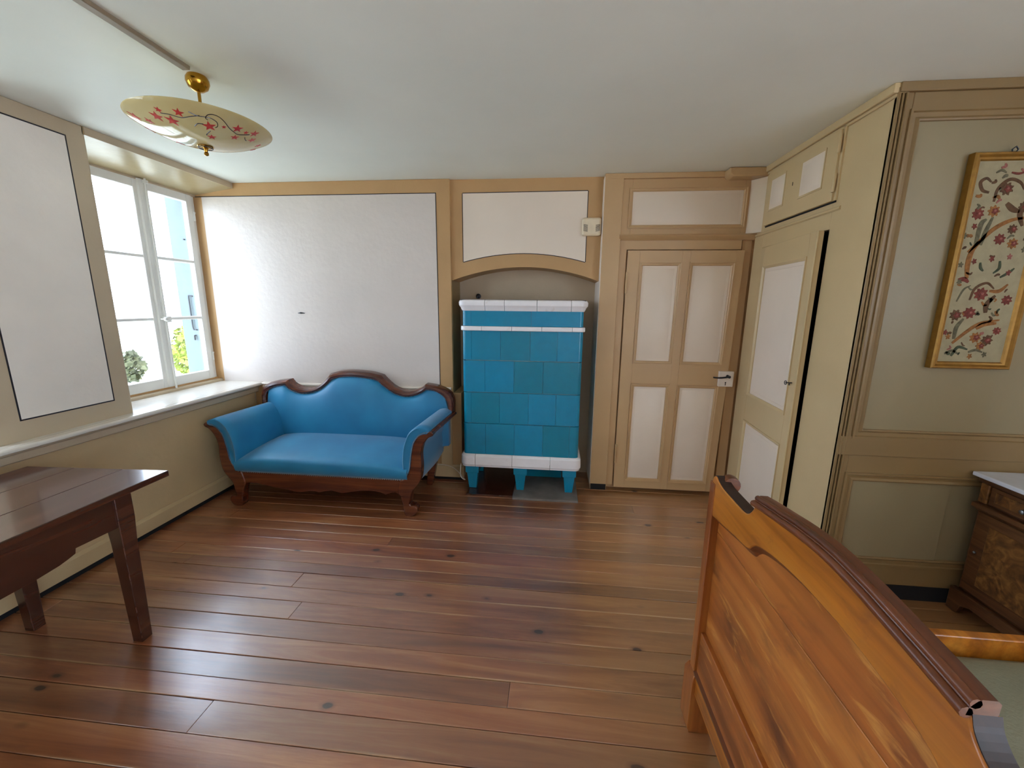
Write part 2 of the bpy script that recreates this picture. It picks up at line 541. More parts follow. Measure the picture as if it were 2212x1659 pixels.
# ================================================================== STRUCTURE
# ---- floor: sub-floor and single planks
floor = struct('floor', MB().box(-.4, 6.2, -7.0, .45, -.12, -.022), 'black')
ys = [.40, .29, .18, .06, -.06, -.18, -.305, -.43, -.515, -.60, -.715, -.835, -.94, -1.04, -1.155, -1.262, -1.352, -1.472, -1.572, -1.692, -1.80, -1.909, -2.02, -2.112, -2.237, -2.36, -2.48, -2.60]
while ys[-1] > -6.9:
    ys.append(ys[-1]-random.uniform(.11, .13))
JO = {(-1.909, -2.02): [2.51], (-2.112, -2.237): [1.36], (-1.572, -1.692): [1.38], (-1.352, -1.472): [1.25], (-.94, -1.04): [1.62], (-.305, -.43): [3.3]}
for a, b in zip(ys, ys[1:]):
    js = JO.get((a, b))
    if js is None:
        js = [random.choice([random.uniform(3.9, 5.6), random.uniform(.1, .5)])]
    xs = [-.38]+js+[6.15]
    for x0, x1 in zip(xs, xs[1:]):
        if b >= -.06 and False: continue
        z = random.uniform(-.0025, .0005)
        g = random.uniform(.0005, .0022)
        MB().box(x0+.0006, x1-.0006, b+g, a-g, -.022, z).build('plank', 'floor', floor, bev=.0016, seg=1)

# ---- ceiling
struct('ceiling', MB().box(-.6, 6.3, -7.1, .6, H, H+.25), 'ceiling')

# ---- left wall with three deep window recesses, the third unseen and added for fill
mb = MB()
mb.box(-.50, 0, -7.0, .25, -.1, .775)
mb.box(-.50, -.30, -7.0, .25, .77, .86)
edges = [(-1.07, -.90), (-1.72, -1.87), (-2.92, -2.77), (-3.57, -3.72), (-4.77, -4.62)]
def pier(y_a_in, y_a_out, y_b_in, y_b_out):
    mb.prism([(0, y_a_in), (-.33, y_a_out), (-.50, y_a_out), (-.50, y_b_out), (-.33, y_b_out), (0, y_b_in)], 'z', .77, H)
pier(-1.07, -.90, -1.72, -1.87)
pier(-2.92, -2.77, -3.57, -3.72)
pier(-4.77, -4.62, -7.0, -7.0)
mb.box(-.50, -.34, -7.0, .25, 2.385, H)
wall_left = struct('wall_left', mb, 'pier_tan', bev=.006)
for a, b in ((-1.08, .0), (-2.93, -1.71), (-4.78, -3.56)):
    MB().prism([(0, H), (0, 2.447), (-.34, 2.400), (-.34, H)], 'y', a, b).build('lintel', 'soffit', wall_left)
    MB().box(-.001, .004, a+.01, b, 2.446, H-.001).build('lintel_face', 'pier_tan', wall_left)
# painted panel with its dark line on each pier
for (a, b) in ((-1.607, -1.172), (-3.46, -3.02)):
    MB().box(-.002, .0015, a, b, .945, 2.404).build('painted_panel', 'pier_lightened', wall_left)
    q = MB()
    for y0, y1, z0, z1 in ((a-.006, b+.006, 2.404, 2.411), (a-.006, b+.006, .938, .945), (a-.006, a, .945, 2.404), (b, b+.006, .945, 2.404)):
        q.box(-.002, .0024, y0, y1, z0, z1)
    q.build('painted_line', 'line', wall_left)
# plaster field under the sill
MB().box(-.002, .0012, -6.95, -.02, .132, .745).build('painted_dado', 'tan_plaster', wall_left)
# sill board, nosing and apron run the whole wall
t = struct('trim_1', MB().prism([(-.345, .838), (.05, .838), (.05, .812), (-.345, .80)], 'y', -6.95, .0).prism([(.05, .838), (.078, .836), (.086, .828), (.086, .814), (.06, .806), (.05, .806)], 'y', -6.95, .0), 'sill', 'pale painted window sill ledge along the left wall', bev=.003)
MB().prism([(-.01, .806), (.045, .806), (.052, .798), (.036, .788), (.032, .752), (.022, .745), (-.01, .745)], 'y', -6.95, -.002).build('apron', 'pier_tan', t, smooth=30)
struct('baseboard_left', MB().prism([(-.002, .135), (.008, .135), (.024, .118), (.024, .036), (-.002, .036)], 'y', -6.95, -.02), 'tan_plaster')
struct('trim_2', MB().box(-.01, .006, -6.95, -.02, -.01, .036), 'black', 'dark gap under the left baseboard')

# ---- back wall (left part)
mb = MB()
mb.box(-.50, 1.815, 0, .60, -.1, H)
mb.box(1.81, 1.885, 0, .60, -.1, .79)
wall_back = struct('wall_back', mb, 'tan', bev=.004)
MB().box(-.285, 1.70, -.0015, .01, .838, 2.384).build('painted_panel', 'white_plaster', wall_back)
MB().box(-.34, 1.706, -.0024, .01, 2.384, 2.390).box(1.70, 1.706, -.0024, .01, .838, 2.384).build('painted_line', 'line', wall_back)
MB().tube([(.475, -.004, 1.447), (.50, -.006, 1.449), (.535, -.004, 1.447)], [.002, .007, .002], 6).build('wall_scar', 'iron', wall_back)
t = struct('trim_3', MB().prism([(0, .838), (-.022, .836), (-.026, .824), (-.016, .816), (-.014, .806), (-.02, .800), (-.018, .79), (0, .786)], 'x', .086, 1.80), 'white_strip', 'white chair rail on the back wall behind the sofa', smooth=30)
MB().box(1.70, 1.80, -.012, .01, .14, .786).build('batten', 'tan_plaster', wall_back, bev=.003)
struct('baseboard_back', MB().prism([(0, .14), (-.012, .14), (-.022, .128), (-.022, .03), (0, .03)], 'x', .03, 1.905), 'tan_plaster')
struct('trim_4', MB().box(.03, 1.90, -.004, .01, -.01, .03), 'black', 'dark gap under the back baseboard')

# ---- stove niche: arch wall, sides and back
arch = []
for i in range(25):
    x = 1.815+(2.995-1.815)*i/24
    s = (x-2.405)/.59
    arch.append((x, 1.725+.107*(1-s*s)))
mb = MB()
mb.prism([(1.81, H), (1.81, 1.725)]+arch+[(3.0, 1.725), (3.0, H)], 'y', .03, .31)
wall_niche = struct('wall_chimney', mb, 'tan', smooth=30)
nb_ = struct('wall_niche', MB().box(1.81, 3.0, .303, .60, -.1, H), 'niche')

MB().box(1.812, 1.818, .02, .30, .02, 1.73).build('niche_side', 'alcove', wall_back)
low = []
for i in range(19):
    x = 1.912+(2.883-1.912)*i/18
    s = (x-2.3975)/.4855
    low.append((x, 1.872+.066*(1-s*s)))
MB().prism([(1.912, 2.388)]+low+[(2.883, 2.392)], 'y', .0285, .035).build('painted_panel', 'white_panel', wall_niche)
q = MB()
pl = [(1.912, 2.388)]+low+[(2.883, 2.392)]
ctr = Vector((2.40, 2.13))
for i in range(len(pl)):
    a, b = Vector(pl[i]), Vector(pl[(i+1) % len(pl)])
    t_ = (b-a).normalized()
    n_ = Vector((-t_.y, t_.x))
    if n_.dot((a+b)/2-ctr) < 0: n_ = -n_
    q.prism([tuple(a-t_*.001), tuple(b+t_*.001), tuple(b+t_*.001+n_*.0055), tuple(a-t_*.001+n_*.0055)], 'y', .0276, .034)
q.build('painted_line', 'line', wall_niche)
MB().tube([(1.985, .300, 1.607), (1.985, .24, 1.607), (1.985, .232, 1.603), (1.985, .232, 1.585)], .006, 8).lathe([(.022, .304), (.022, .290), (.006, .282)], (1.985, 0, 1.607), 12, 'y').build('pipe_stub', 'iron', wall_niche, smooth=40)

# ---- wall with the door
mb = MB()
mb.box(3.0, 3.135, -.05, .60, -.0, H)       # left architrave
mb.box(3.13, 4.25, .03, .60, 1.95, H)
mb.box(3.13, 4.25, .02, .60, -.1, 1.96)
wall_door = struct('wall_door', mb, 'tan_door', bev=.003)
MB().box(2.9965, 3.002, -.046, .30, .045, H-.02).build('lit_edge', 'white_strip', wall_door)  # side face coloured white for the window light falling on it
MB().box(3.004, 3.131, -.052, -.045, -.005, .05).build('plinth_gap', 'black', wall_door)
# transom frame
q = MB()
q.box(3.130, 3.205, -.035, .04, 2.06, 2.452).box(4.0, 4.10, -.035, .04, 2.06, 2.452)
q.box(3.205, 4.0, -.035, .04, 2.372, 2.452).box(3.205, 4.0, -.035, .04, 2.05, 2.126)
q.build('transom_frame', 'tan_door', wall_door, bev=.002)
panel(wall_door, [(3.185, -.035, 2.106), (4.02, -.035, 2.106), (4.02, -.035, 2.392), (3.185, -.035, 2.392)], (0, -1, 0), 'tan_door', 'white_panel', name='transom_panel')
q = MB()
q.box(3.02, 4.12, -.052, .03, 2.452, H-.001)
q.build('top_board', 'tan_door', wall_door, bev=.003)
struct('trim_5', MB().prism([(.03, 2.062), (-.066, 2.062), (-.074, 2.052), (-.066, 2.042), (-.052, 2.034), (-.04, 2.022), (.03, 2.018)], 'x', 3.125, 4.13), 'tan_door', 'moulded ledge over the white and tan door', smooth=30)
q = MB()
q.box(3.133, 3.190, -.030, .03, 0.04, 2.03)
q.box(3.185, 4.02, -.030, .03, 1.955, 2.03)
q.box(4.03, 4.10, -.012, .03, 0.0, 2.03)
q.build('door_jamb', 'tan_door', wall_door, bev=.003)
q = MB()
q.prism([(3.84, H-.002), (3.84, 2.452), (3.865, 2.43), (4.13, 2.43), (4.13, H-.002)], 'y', -.14, -.03)
struct('trim_6', q, 'tan_door', 'tan boxed corner piece under the ceiling above the transom', bev=.008)
# corner filler between transom and cupboard, window light put into its pale colour
struct('trim_7', MB().prism([(4.03, -.03), (4.105, -.135), (4.13, -.10), (4.06, .0)], 'z', 2.062, 2.428), 'lit_corner', 'corner filler strip left of the upper cupboard, coloured pale as if window-lit')

# ---- door leaf
def leaf(x, z):      # the old leaf is a touch wider at the top
    return 3.196+(x-3.196)*(1+.028*(z-1.0))
door = bpy.data.objects.new('door_1', None)
COL.objects.link(door)
door.location = (3.196, -.05, .03)
tag(door, 'tan door with four cream panels beside the blue stove', None, None, 'structure')
PX = [(3.285, 3.588), (3.645, 3.962)]
PZ = [(.092, .925), (1.085, 1.862)]
q = MB()
def dbox(x0, x1, z0, z1, y0=-.05, y1=-.012):
    b = [(leaf(x0, z0), y0, z0), (leaf(x1, z0), y0, z0), (leaf(x1, z0), y1, z0), (leaf(x0, z0), y1, z0)]
    t = [(leaf(x0, z1), y0, z1), (leaf(x1, z1), y0, z1), (leaf(x1, z1), y1, z1), (leaf(x0, z1), y1, z1)]
    q.hexa(b, t)
dbox(3.196, PX[0][0], .03, 1.948)
dbox(PX[1][1], 4.018, .03, 1.948)
dbox(PX[0][1], PX[1][0], .03, 1.948)
for z0, z1 in ((.03, PZ[0][0]), (PZ[0][1], PZ[1][0]), (PZ[1][1], 1.948)):
    for x0, x1 in PX: dbox(x0, x1, z0, z1)
q.build('door_frame', 'tan_door', door, bev=.0015)
for z0, z1 in PZ:
    for x0, x1 in PX:
        panel(door, [(leaf(x0, z0), -.05, z0), (leaf(x1, z0), -.05, z0), (leaf(x1, z1), -.05, z1), (leaf(x0, z1), -.05, z1)], (0, -1, 0), 'tan_door', 'white_panel', .025, .016, .009)
lk = MB().box(3.945, 4.052, -.078, -.049, .925, 1.045).build('lock_case', 'white_strip', door, bev=.003)
q = MB()
for x, z in ((3.957, .938), (4.04, .938), (3.957, 1.032), (4.04, 1.032)):
    q.lathe([(.004, -.078), (.004, -.081), (.002, -.082)], (x, 0, z), 8, 'y')
q.build('rivet', 'white_strip', lk)
MB().lathe([(.005, -.0795), (.005, -.0775)], (3.995, 0, .958), 10, 'y').box(3.9925, 3.9975, -.0795, -.0775, .936, .957).build('keyhole', 'black', lk)
q = MB().lathe([(.012, -.077), (.012, -.084), (.008, -.088), (.008, -.104), (.011, -.108), (.011, -.116), (.004, -.12)], (4.005, 0, 1.008), 14, 'y')
q.tube(spline([(4.005, -.108, 1.008), (3.975, -.112, 1.004), (3.94, -.112, 1.0), (3.905, -.108, 1.0), (3.89, -.104, 1.002)], 4), [.007]*9+[.006]*8, 8)
q.build('door_handle', 'iron', lk, smooth=45)
for z in (.25, 1.63):
    MB().tube([(3.197, -.055, z), (3.197, -.055, z+.16)], .0085, 8).build('hinge', 'tan_door', door, smooth=40)

# ---- alcove wall facing the camera on the right, framed and panelled
AY = -1.204
wall_right = struct('wall_right', MB().box(4.116, 6.2, AY+.018, AY+.06, -.1, H), 'alcove')
q = MB()
q.box(4.10, 4.165, AY, AY+.02, .085, 2.452)
q.box(4.10, 6.2, AY-.012, AY+.02, 2.452, H)
q.box(4.165, 6.2, AY, AY+.02, 2.375, 2.452)
q.box(4.10, 6.2, AY-.006, AY+.02, .805, .905)
q.box(4.10, 6.2, AY+.001, AY+.02, .70, .805)
q.box(4.10, 6.2, AY, AY+.02, .085, .205)
q.build('panel_frame', 'alcove', wall_right, bev=.003)
MB().box(4.10, 6.2, AY+.004, AY+.02, -.01, .085).build('plinth_gap', 'black', wall_right)
PRF = [(0, .0), (0, .008), (.010, .008), (.014, .001), (.030, -.004), (.040, .004), (.046, .001), (.048, -.015)]
for z0, z1 in ((.895, 2.385), (.195, .712)):
    q = MB()
    ring(q, [(4.158, AY, z0), (6.3, AY, z0), (6.3, AY, z1), (4.158, AY, z1)], (0, -1, 0), PRF)
    q.build('moulding', 'alcove', wall_right, smooth=25)
MB().box(4.20, 6.2, AY+.009, AY+.02, .93, 2.345).build('panel', 'alcove_panel', wall_right)
for x0, x1, d in ((4.20, 4.671, .006), (4.673, 5.16, .012), (5.162, 5.65, .007), (5.652, 6.2, .010)):
    MB().box(x0, x1, AY+d, AY+.02, .235, .675).build('panel', 'alcove_panel', wall_right, bev=.002)
# corner post with beads
q = MB()
for x in (4.104, 4.118, 4.134):
    q.tube([(x, AY-.002, .09), (x, AY-.002, 2.45)], .005, 8)
q.tube([(4.099, AY-.002, .09), (4.099, AY-.002, 2.47)], .004, 8)
q.build('corner_bead', 'alcove', wall_right, smooth=40)
# rest of the room shell, behind and to the right of the camera
q = MB()
q.box(6.0, 6.3, -7.0, -1.18, -.1, .15).box(6.0, 6.3, -7.0, -1.18, 2.35, H)
q.box(6.0, 6.3, -7.0, -6.60, .15, 2.35).box(6.0, 6.3, -5.30, -4.90, .15, 2.35).box(6.0, 6.3, -3.60, -1.18, .15, 2.35)
struct('wall_east', q, 'fill_wall')
for k, (a, b) in enumerate(FILLWIN):
    q = MB()
    for y in (a, (a+b)/2-.03, b-.06): q.box(6.14, 6.18, y, y+.06, .15, 2.35)
    q.box(6.14, 6.18, a, b, .15, .25).box(6.14, 6.18, a, b, 2.28, 2.35).box(6.15, 6.17, a, b, 1.4, 1.425).box(6.15, 6.17, a, b, 1.86, 1.885)
    f = tag(q.build('window_%d' % (4+k), 'window_white'), 'unseen window added in the wall beyond the right edge for fill light', None, None, 'structure')
    MB().box(6.158, 6.161, a+.05, b-.05, .24, 2.29).build('pane', 'glass', f)
struct('wall_front', MB().box(-.5, 6.3, -7.1, -6.8, -.1, H), 'fill_wall')
struct('wall_outer', MB().box(4.62, 6.2, -1.16, .6, -.1, H), 'tan')

# ---- windows
def window(idx, ya, yb, label):
    """ya<yb; frame in the recess at x=-.35"""
    t = bpy.data.objects.new('window_%d' % idx, None)
    COL.objects.link(t)
    t.location = (-.35, (ya+yb)/2, .84)
    tag(t, label, None, None, 'structure')
    z0, z1 = .872, 2.398
    q = MB()
    q.box(-.42, -.352, ya-.02, ya+.02, .85, z1+.01).box(-.40, -.352, yb-.006, yb+.02, .85, z1+.01)
    q.box(-.42, -.352, ya, yb, z1-.03, z1+.02).box(-.42, -.36, ya, yb, .83, z0+.012)
    q.build('window_frame', 'window_white', t, bev=.003)
    MB().box(-.36, -.345, ya-.01, yb+.03, .83, .874).build('bottom_board', 'tan', t)
    ym = (ya+yb)/2
    for s, (a, b) in enumerate(((ya+.012, ym), (ym, yb-.012))):
        st = .052
        q = MB()
        q.box(-.385, -.342, a, a+st, z0, z1).box(-.385, -.342, b-st, b, z0, z1)
        q.box(-.385, -.342, a+st, b-st, z0, z0+.075).box(-.385, -.342, a+st, b-st, z1-.068, z1)
        f = q.build('sash', 'window_white', t, bev=.004)
        zs = [z0+.075, 1.402, 1.858, z1-.068]
        for z in zs[1:3]:
            MB().prism([(-.346, z-.009), (-.346, z+.009), (-.356, z+.0135), (-.378, z+.0135), (-.378, z-.0135), (-.356, z-.0135)], 'y', a+st, b-st).build('glazing_bar', 'window_white', t, smooth=30)
        for za, zb in zip(zs, zs[1:]):
            MB().box(-.373, -.370, a+st-.004, b-st+.004, za-.002, zb+.002).build('pane', 'glass', t)
    # closing strip and espagnolette
    MB().prism([(-.345, ym-.026), (-.330, ym-.018), (-.326, ym), (-.330, ym+.018), (-.345, ym+.026)], 'z', z0+.004, z1-.002).build('meeting_strip', 'window_white', t, smooth=30)
    MB().tube([(-.318, ym+.022, .838), (-.318, ym+.022, 2.43)], .0075, 8).build('bolt_rod', 'window_white', t, smooth=40)
    q = MB()
    for z in (.845, 2.38): q.box(-.33, -.305, ym+.008, ym+.036, z-.012, z+.012)
    q.box(-.335, -.306, ym+.004, ym+.04, 1.385, 1.42).box(-.335, -.318, ym+.03, ym+.07, 1.375, 1.42)
    q.build('bolt_keeper', 'window_white', t, bev=.002)
    q = MB().tube([(-.325, ym-.01, 1.402), (-.29, ym-.01, 1.402)], .006, 8)
    q.lathe([(.004, -.005), (.014, .0), (.018, .01), (.014, .02), (.004, .025)], (-.29, ym-.01, 1.402), 14, 'x')
    q.build('window_knob', 'window_white', t, smooth=50)
    for z in (1.06, 2.22):
        MB().tube([(-.338, yb-.006, z-.03), (-.338, yb-.006, z+.03)], .007, 8).tube([(-.338, yb-.006, z+.03), (-.338, yb-.006, z+.042)], .010, 8).build('hinge', 'window_white', t, smooth=40)
    return t
window(1, -.905, -.028, 'white six-pane casement window in the deep recess left of the sofa')
window(2, -2.775, -1.868, 'casement window beyond the left edge, past the painted pier')
window(3, -4.625, -3.718, 'unseen casement window added behind the viewpoint for fill light')  # not in view, put in for more fill light

# ================================================================== THINGS
# ---- built-in cupboard in the corner
cup = thing('corner_cupboard', (4.10, -.6, 0), 'tall tan built-in cupboard with pale panels, lower door ajar, right of the door', 'cupboard')
q = MB()
q.box(4.10, 4.13, -.172, -.045, .0, H-.03)
q.box(4.10, 4.13, AY, -.878, .0, H-.03)
q.box(4.10, 4.13, -.878, -.172, 1.948, H-.03)
q.box(4.10, 4.13, -.878, -.172, .0, .035)
q.build('face_frame', 'tan_cup', cup, bev=.002)
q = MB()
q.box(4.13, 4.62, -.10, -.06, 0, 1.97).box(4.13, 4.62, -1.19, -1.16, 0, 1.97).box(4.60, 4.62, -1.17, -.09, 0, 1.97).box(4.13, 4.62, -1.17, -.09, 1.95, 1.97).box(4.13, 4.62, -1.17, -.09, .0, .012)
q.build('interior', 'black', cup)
MB().prism([(AY-.004, H), (AY-.004, H-.04), (-.045, H-.04), (-.045, H)], 'x', 4.078, 4.135).prism([(AY, H-.04), (AY, H-.055), (-.045, H-.055), (-.045, H-.04)], 'x', 4.09, 4.12).build('cornice', 'tan_cup', cup, bev=.004)
MB().prism([(4.098, 2.055), (4.090, 2.050), (4.090, 2.040), (4.098, 2.034)], 'y', -.945, -.06).build('ledge', 'tan_cup', cup)
# lower door, hinged at the corner, opened about four degrees
dl = bpy.data.objects.new('cupboard_door', None)
COL.objects.link(dl)
dl.parent = cup
dl.location = (-.002, .428, .0)
dl.rotation_euler = (0, 0, math.radians(-3.9))
W_ = .70
DP = [(.055, .625, .105, .71), (.055, .625, .895, 1.82)]
q = MB()     # local: leaf spans y 0..-W, faces -x
def lb(y0, y1, z0, z1): q.box(-.0, .028, -y1, -y0, z0, z1)
lb(0, .055, .04, 1.945); lb(.625, W_, .04, 1.945); lb(.055, .625, .04, .105); lb(.055, .625, .71, .895); lb(.055, .625, 1.82, 1.945)
q.build('door_frame', 'tan_cup', dl, bev=.002, local=True)
def lpanel(par, y0, y1, z0, z1, x, mould, dep, pr):
    c = [Vector((x, -y1, z0)), Vector((x, -y0, z0)), Vector((x, -y0, z1)), Vector((x, -y1, z1))]
    n = Vector((-1, 0, 0))
    a = MB()
    ring(a, c, n, [(0, -.002), (0, pr), (.006, pr), (mould, -.003), (mould, -dep)])
    a.build('moulding', 'tan_cup', par, smooth=30, local=True)
    a = MB()
    rr = [[tuple(v+n*h) for v in inset(c, d)] for d, h in ((mould-.001, -dep-.006), (mould-.001, -dep+.003), (mould+.020, -dep+.004), (mould+.025, -dep+.007))]
    a.loft(rr, True)
    a.build('panel', 'white_panel', par, smooth=30, local=True)
for p_ in DP: lpanel(dl, *p_, 0.0, .020, .013, .006)
q = MB().tube([(.0, -W_-.004, .06), (.0, -W_-.004, 1.94)], .005, 8)
q.box(.004, .028, -W_-.004, -W_+.002, .045, 1.94)
q.build('edge_bead', 'tan_cup', dl, smooth=40, local=True)
q = MB().tube([(-.002, -.662, 1.103), (-.036, -.662, 1.103)], .0035, 6)
q.tube([(-.036+0*a, -.662+.013*math.cos(a), 1.103+.0*a+.011*math.sin(a)) for a in [2*math.pi*i/12 for i in range(13)]], .0025, 6)
q.box(-.012, -.006, -.650, -.646, 1.085, 1.103)
q.build('key', 'iron', dl, smooth=40, local=True)
# upper door
ud = MB().box(4.078, 4.102, -.888, -.19, 2.088, 2.432)
udo = ud.build('upper_door', 'tan_cup', cup, bev=.003)
for y0, y1 in ((.235, .415), (.575, .795)):
    c = [Vector((4.078, -y1, 2.172)), Vector((4.078, -y0, 2.172)), Vector((4.078, -y0, 2.378)), Vector((4.078, -y1, 2.378))]
    a = MB()
    ring(a, c, (-1, 0, 0), [(0, -.001), (0, .004), (.006, .004), (.012, .001), (.013, -.001)])
    a.build('moulding', 'tan_cup', udo, smooth=30)
    a = MB()
    rr = [[tuple(v+Vector((-1, 0, 0))*h) for v in inset(c, d)] for d, h in ((.011, -.001), (.011, .002), (.032, .003), (.036, .005))]
    a.loft(rr, True)
    a.build('panel', 'white_panel', udo, smooth=30)
MB().box(4.0765, 4.0785, -.502, -.497, 2.268, 2.288).build('keyhole', 'black', udo)
MB().box(4.096, 4.1005, -.9, -.182, 2.080, 2.0885).build('shadow_gap', 'black', cup)
MB().box(4.09, 4.102, -.905, -.888, 2.09, 2.45).build('hinge_strip', 'tan_cup', cup, bev=.002)
for z in (2.13, 2.32):
    MB().tube([(4.078, -.894, z), (4.078, -.894, z+.09)], .008, 8).build('hinge', 'tan_cup', cup, smooth=40)

# ---- tiled stove
SX0, SX1, SY0, SY1 = 1.945, 2.878, -.20, .25
stove = thing('tiled_stove', (2.41, 0, .015), 'turquoise tiled stove with white cornices on six tapered feet in the arched niche', 'stove')
def outline(rad, x0=SX0, x1=SX1, y0=SY0, y1=SY1):
    """open path with outward normals: up the left side, round the front, down the right side"""
    P = [((x0, y1), (-1, 0))]
    for cx, cy, a0 in ((x0+rad, y0+rad, 180), (x1-rad, y0+rad, 270)):
        for k in range(7):
            a = math.radians(a0+90*k/6)
            P.append(((cx+rad*math.cos(a), cy+rad*math.sin(a)), (math.cos(a), math.sin(a))))
    P.append(((x1, y1), (1, 0)))
    return P
OUT = outline(.03)
OD = [0]
for (a, _), (b, _) in zip(OUT, OUT[1:]): OD.append(OD[-1]+math.dist(a, b))
def sub(d0, d1):
    r = []
    def at(d):
        k = max(i for i in range(len(OD)-1) if OD[i] <= d+1e-9)
        f = (d-OD[k])/max(1e-9, OD[k+1]-OD[k])
        (p, n), (p2, n2) = OUT[k], OUT[k+1]
        nn = Vector(n).lerp(Vector(n2), f).normalized()
        return ((p[0]+(p2[0]-p[0])*f, p[1]+(p2[1]-p[1])*f), (nn.x, nn.y))
    r.append(at(d0))
    for d, o in zip(OD, OUT):
        if d0+1e-4 < d < d1-1e-4: r.append(o)
    r.append(at(d1))
    return r
def seg(mbx, d0, d1, prof):
    rings = [[(p[0]+n[0]*o, p[1]+n[1]*o, z) for o, z in prof] for p, n in sub(d0, d1)]
    return mbx.loft(rings, True)
side = .45-.03
arc = math.pi*.03/2
F0 = side+arc/2                 # path distance near the front left corner
F1 = OD[-1]-side-arc/2
def fx(f): return F0+(F1-F0)*f
body = MB().box(SX0+.016, SX1-.016, SY0+.016, SY1+.02, .24, 1.56)
body.build('body', 'grout', stove, bev=.02)
ROWS = [(1.372, 1.492, [.0685, .575]), (1.107, 1.336, [.071, .32, .57, .798]), (.849, 1.103, [.187, .436, .684]), (.592, .845, [.064, .313, .565, .80]), (.328, .588, [.19, .444, .695, .926])]
rs = random.Random(3)
for z0, z1, js in ROWS:
    cuts = [0.0, side-.06]+[fx(j) for j in js]+[OD[-1]-side+.06, OD[-1]]
    cuts = [c for i, c in enumerate(cuts) if i == 0 or c-cuts[i-1] > .03]
    for a, b in zip(cuts, cuts[1:]):
        o = rs.uniform(-.0015, .0015)
        q = MB()
        g = rs.uniform(.0003, .0009)
        seg(q, a+g, b-g, [(-.02, z0+g), (o, z0+g), (o, z1-g), (-.02, z1-g)])
        q.build('tile', 'tile', stove, bev=.0012, seg=2)
def course(name, js, prof, m='white_glaze'):
    cuts = [0.0]+[fx(j) for j in js]+[OD[-1]]
    for a, b in zip(cuts, cuts[1:]):
        q = MB()
        seg(q, a+.0014, b-.0014, prof)
        q.build(name, m, stove, bev=.002, smooth=40)
course('cornice_tile', [.19, .353, .622, .90], [(-.03, 1.488), (.004, 1.488), (.008, 1.498), (.012, 1.502), (.014, 1.512), (.028, 1.528), (.030, 1.552), (.022, 1.566), (.008, 1.572), (-.03, 1.572)])
course('band_tile', [.16, .415, .665, .915], [(-.02, 1.337), (.012, 1.337), (.015, 1.341), (.015, 1.366), (.012, 1.371), (-.02, 1.371)])
course('base_tile', [.10, .43, .765], [(-.03, .328), (.006, .328), (.024, .312), (.026, .272), (.026, .242), (.018, .232), (.018, .222), (-.03, .222)])
MB().box(SX0-.0, SX1, SY0, SY1, .222, .245).build('base_plate', 'stone', stove)
MB().box(SX0-.01, SX1+.01, SY0-.01, SY1+.02, 1.566, 1.574).build('top_plate', 'stone', stove)
for y in (-.19, .16):
    for x in (2.012, 2.413, 2.814):
        q = MB()
        q.loft([[(x+sx*r_, y+.045+sy*r_, z) for sx, sy in ((-1, -1), (1, -1), (1, 1), (-1, 1))] for r_, z in ((.030, .0155), (.034, .05), (.045, .158), (.045, .159))])
        q.loft([[(x+sx*r_, y+.045+sy*r_, z) for sx, sy in ((-1, -1), (1, -1), (1, 1), (-1, 1))] for r_, z in ((.052, .158), (.055, .164), (.055, .222))])
        q.build('leg', 'tile', stove, bev=.002)
MB().box(2.42, 2.76, .10, .125, .02, .16).box(2.36, 2.56, .05, .10, .10, .222).build('ash_box', 'tile', stove, bev=.003)
hs = tag(MB().box(1.975, 2.36, -.285, .28, -.004, .012).build('hearth_slab', 'table_wood', None, bev=.003), 'dark board of the stove base on the floor, left part', 'hearth')
hs2 = tag(MB().box(2.362, 2.885, -.318, .28, -.004, .015).build('hearth_slab', 'stone', None, bev=.004), 'grey stone slab on the floor under the right stove feet', 'hearth')
tag(MB().tube(spline([(1.66, -.025, .146), (1.75, -.03, .142), (1.82, -.045, .125), (1.90, -.10, .085), (1.945, -.17, .08), (1.915, -.205, .13), (1.912, -.17, .225)], 6), .0035, 6).build('power_cord', 'cord', None, smooth=50), 'thin white cord sagging from the baseboard to the stove base', 'cord')

# ---- wall box
ch = thing('door_chime', (2.92, .03, 2.13), 'ivory plastic wall box with slanted vents above the stove niche', 'chime')
MB().box(2.848, 2.992, -.012, .03, 2.062, 2.195).build('housing', 'plastic', ch, bev=.018, seg=4)
for sx in (-1, 1):
    q = MB()
    for k in range(6):
        z = 2.092+k*.0085
        a = 2.92+sx*.030; b = 2.92+sx*.062
        q.hexa([(a, -.0135, z), (b, -.0135, z+.006), (b, -.010, z+.006), (a, -.010, z)], [(a, -.0135, z+.0035), (b, -.0135, z+.0095), (b, -.010, z+.0095), (a, -.010, z+.0035)])
    tag(q.build('vent_grille', 'black', ch), None, None, None, 'stuff')

# ---- ceiling lamp
lamp = thing('ceiling_lamp', (1.085, -1.49, H), 'cream glass dish lamp painted with red flowers on a brass stem', 'lamp')
LX, LY, RR, ZR, ZB = 1.085, -1.49, .262, 2.292, 2.212
q = MB().lathe([(.012, H), (.036, H), (.043, H-.012), (.044, H-.026), (.036, H-.046), (.020, H-.058), (.008, H-.062)], (LX, LY, 0), 28)
q.build('canopy', 'brass', lamp, smooth=40)
MB().tube([(LX, LY, H-.05), (LX, LY, ZB+.005)], .0065, 10).build('stem', 'brass', lamp, smooth=40)
prof = [(RR*t/18, ZB+(ZR-ZB)*(t/18)**2) for t in range(1, 19)]
prof = [(.004, ZB)]+prof+[(RR+.002, ZR+.003)]+[(p_[0]-.001, p_[1]+.005) for p_ in reversed(prof)]
MB().lathe(prof, (LX, LY, 0), 64).build('glass_shade', 'opal', lamp, smooth=40)
q = MB().lathe([(.030, ZB+.002), (.031, ZB-.001), (.024, ZB-.003), (.012, ZB-.005), (.008, ZB-.010), (.006, ZB-.022), (.009, ZB-.026), (.009, ZB-.034), (.004, ZB-.038)], (LX, LY, 0), 24)
q.build('finial', 'brass', lamp, smooth=40)
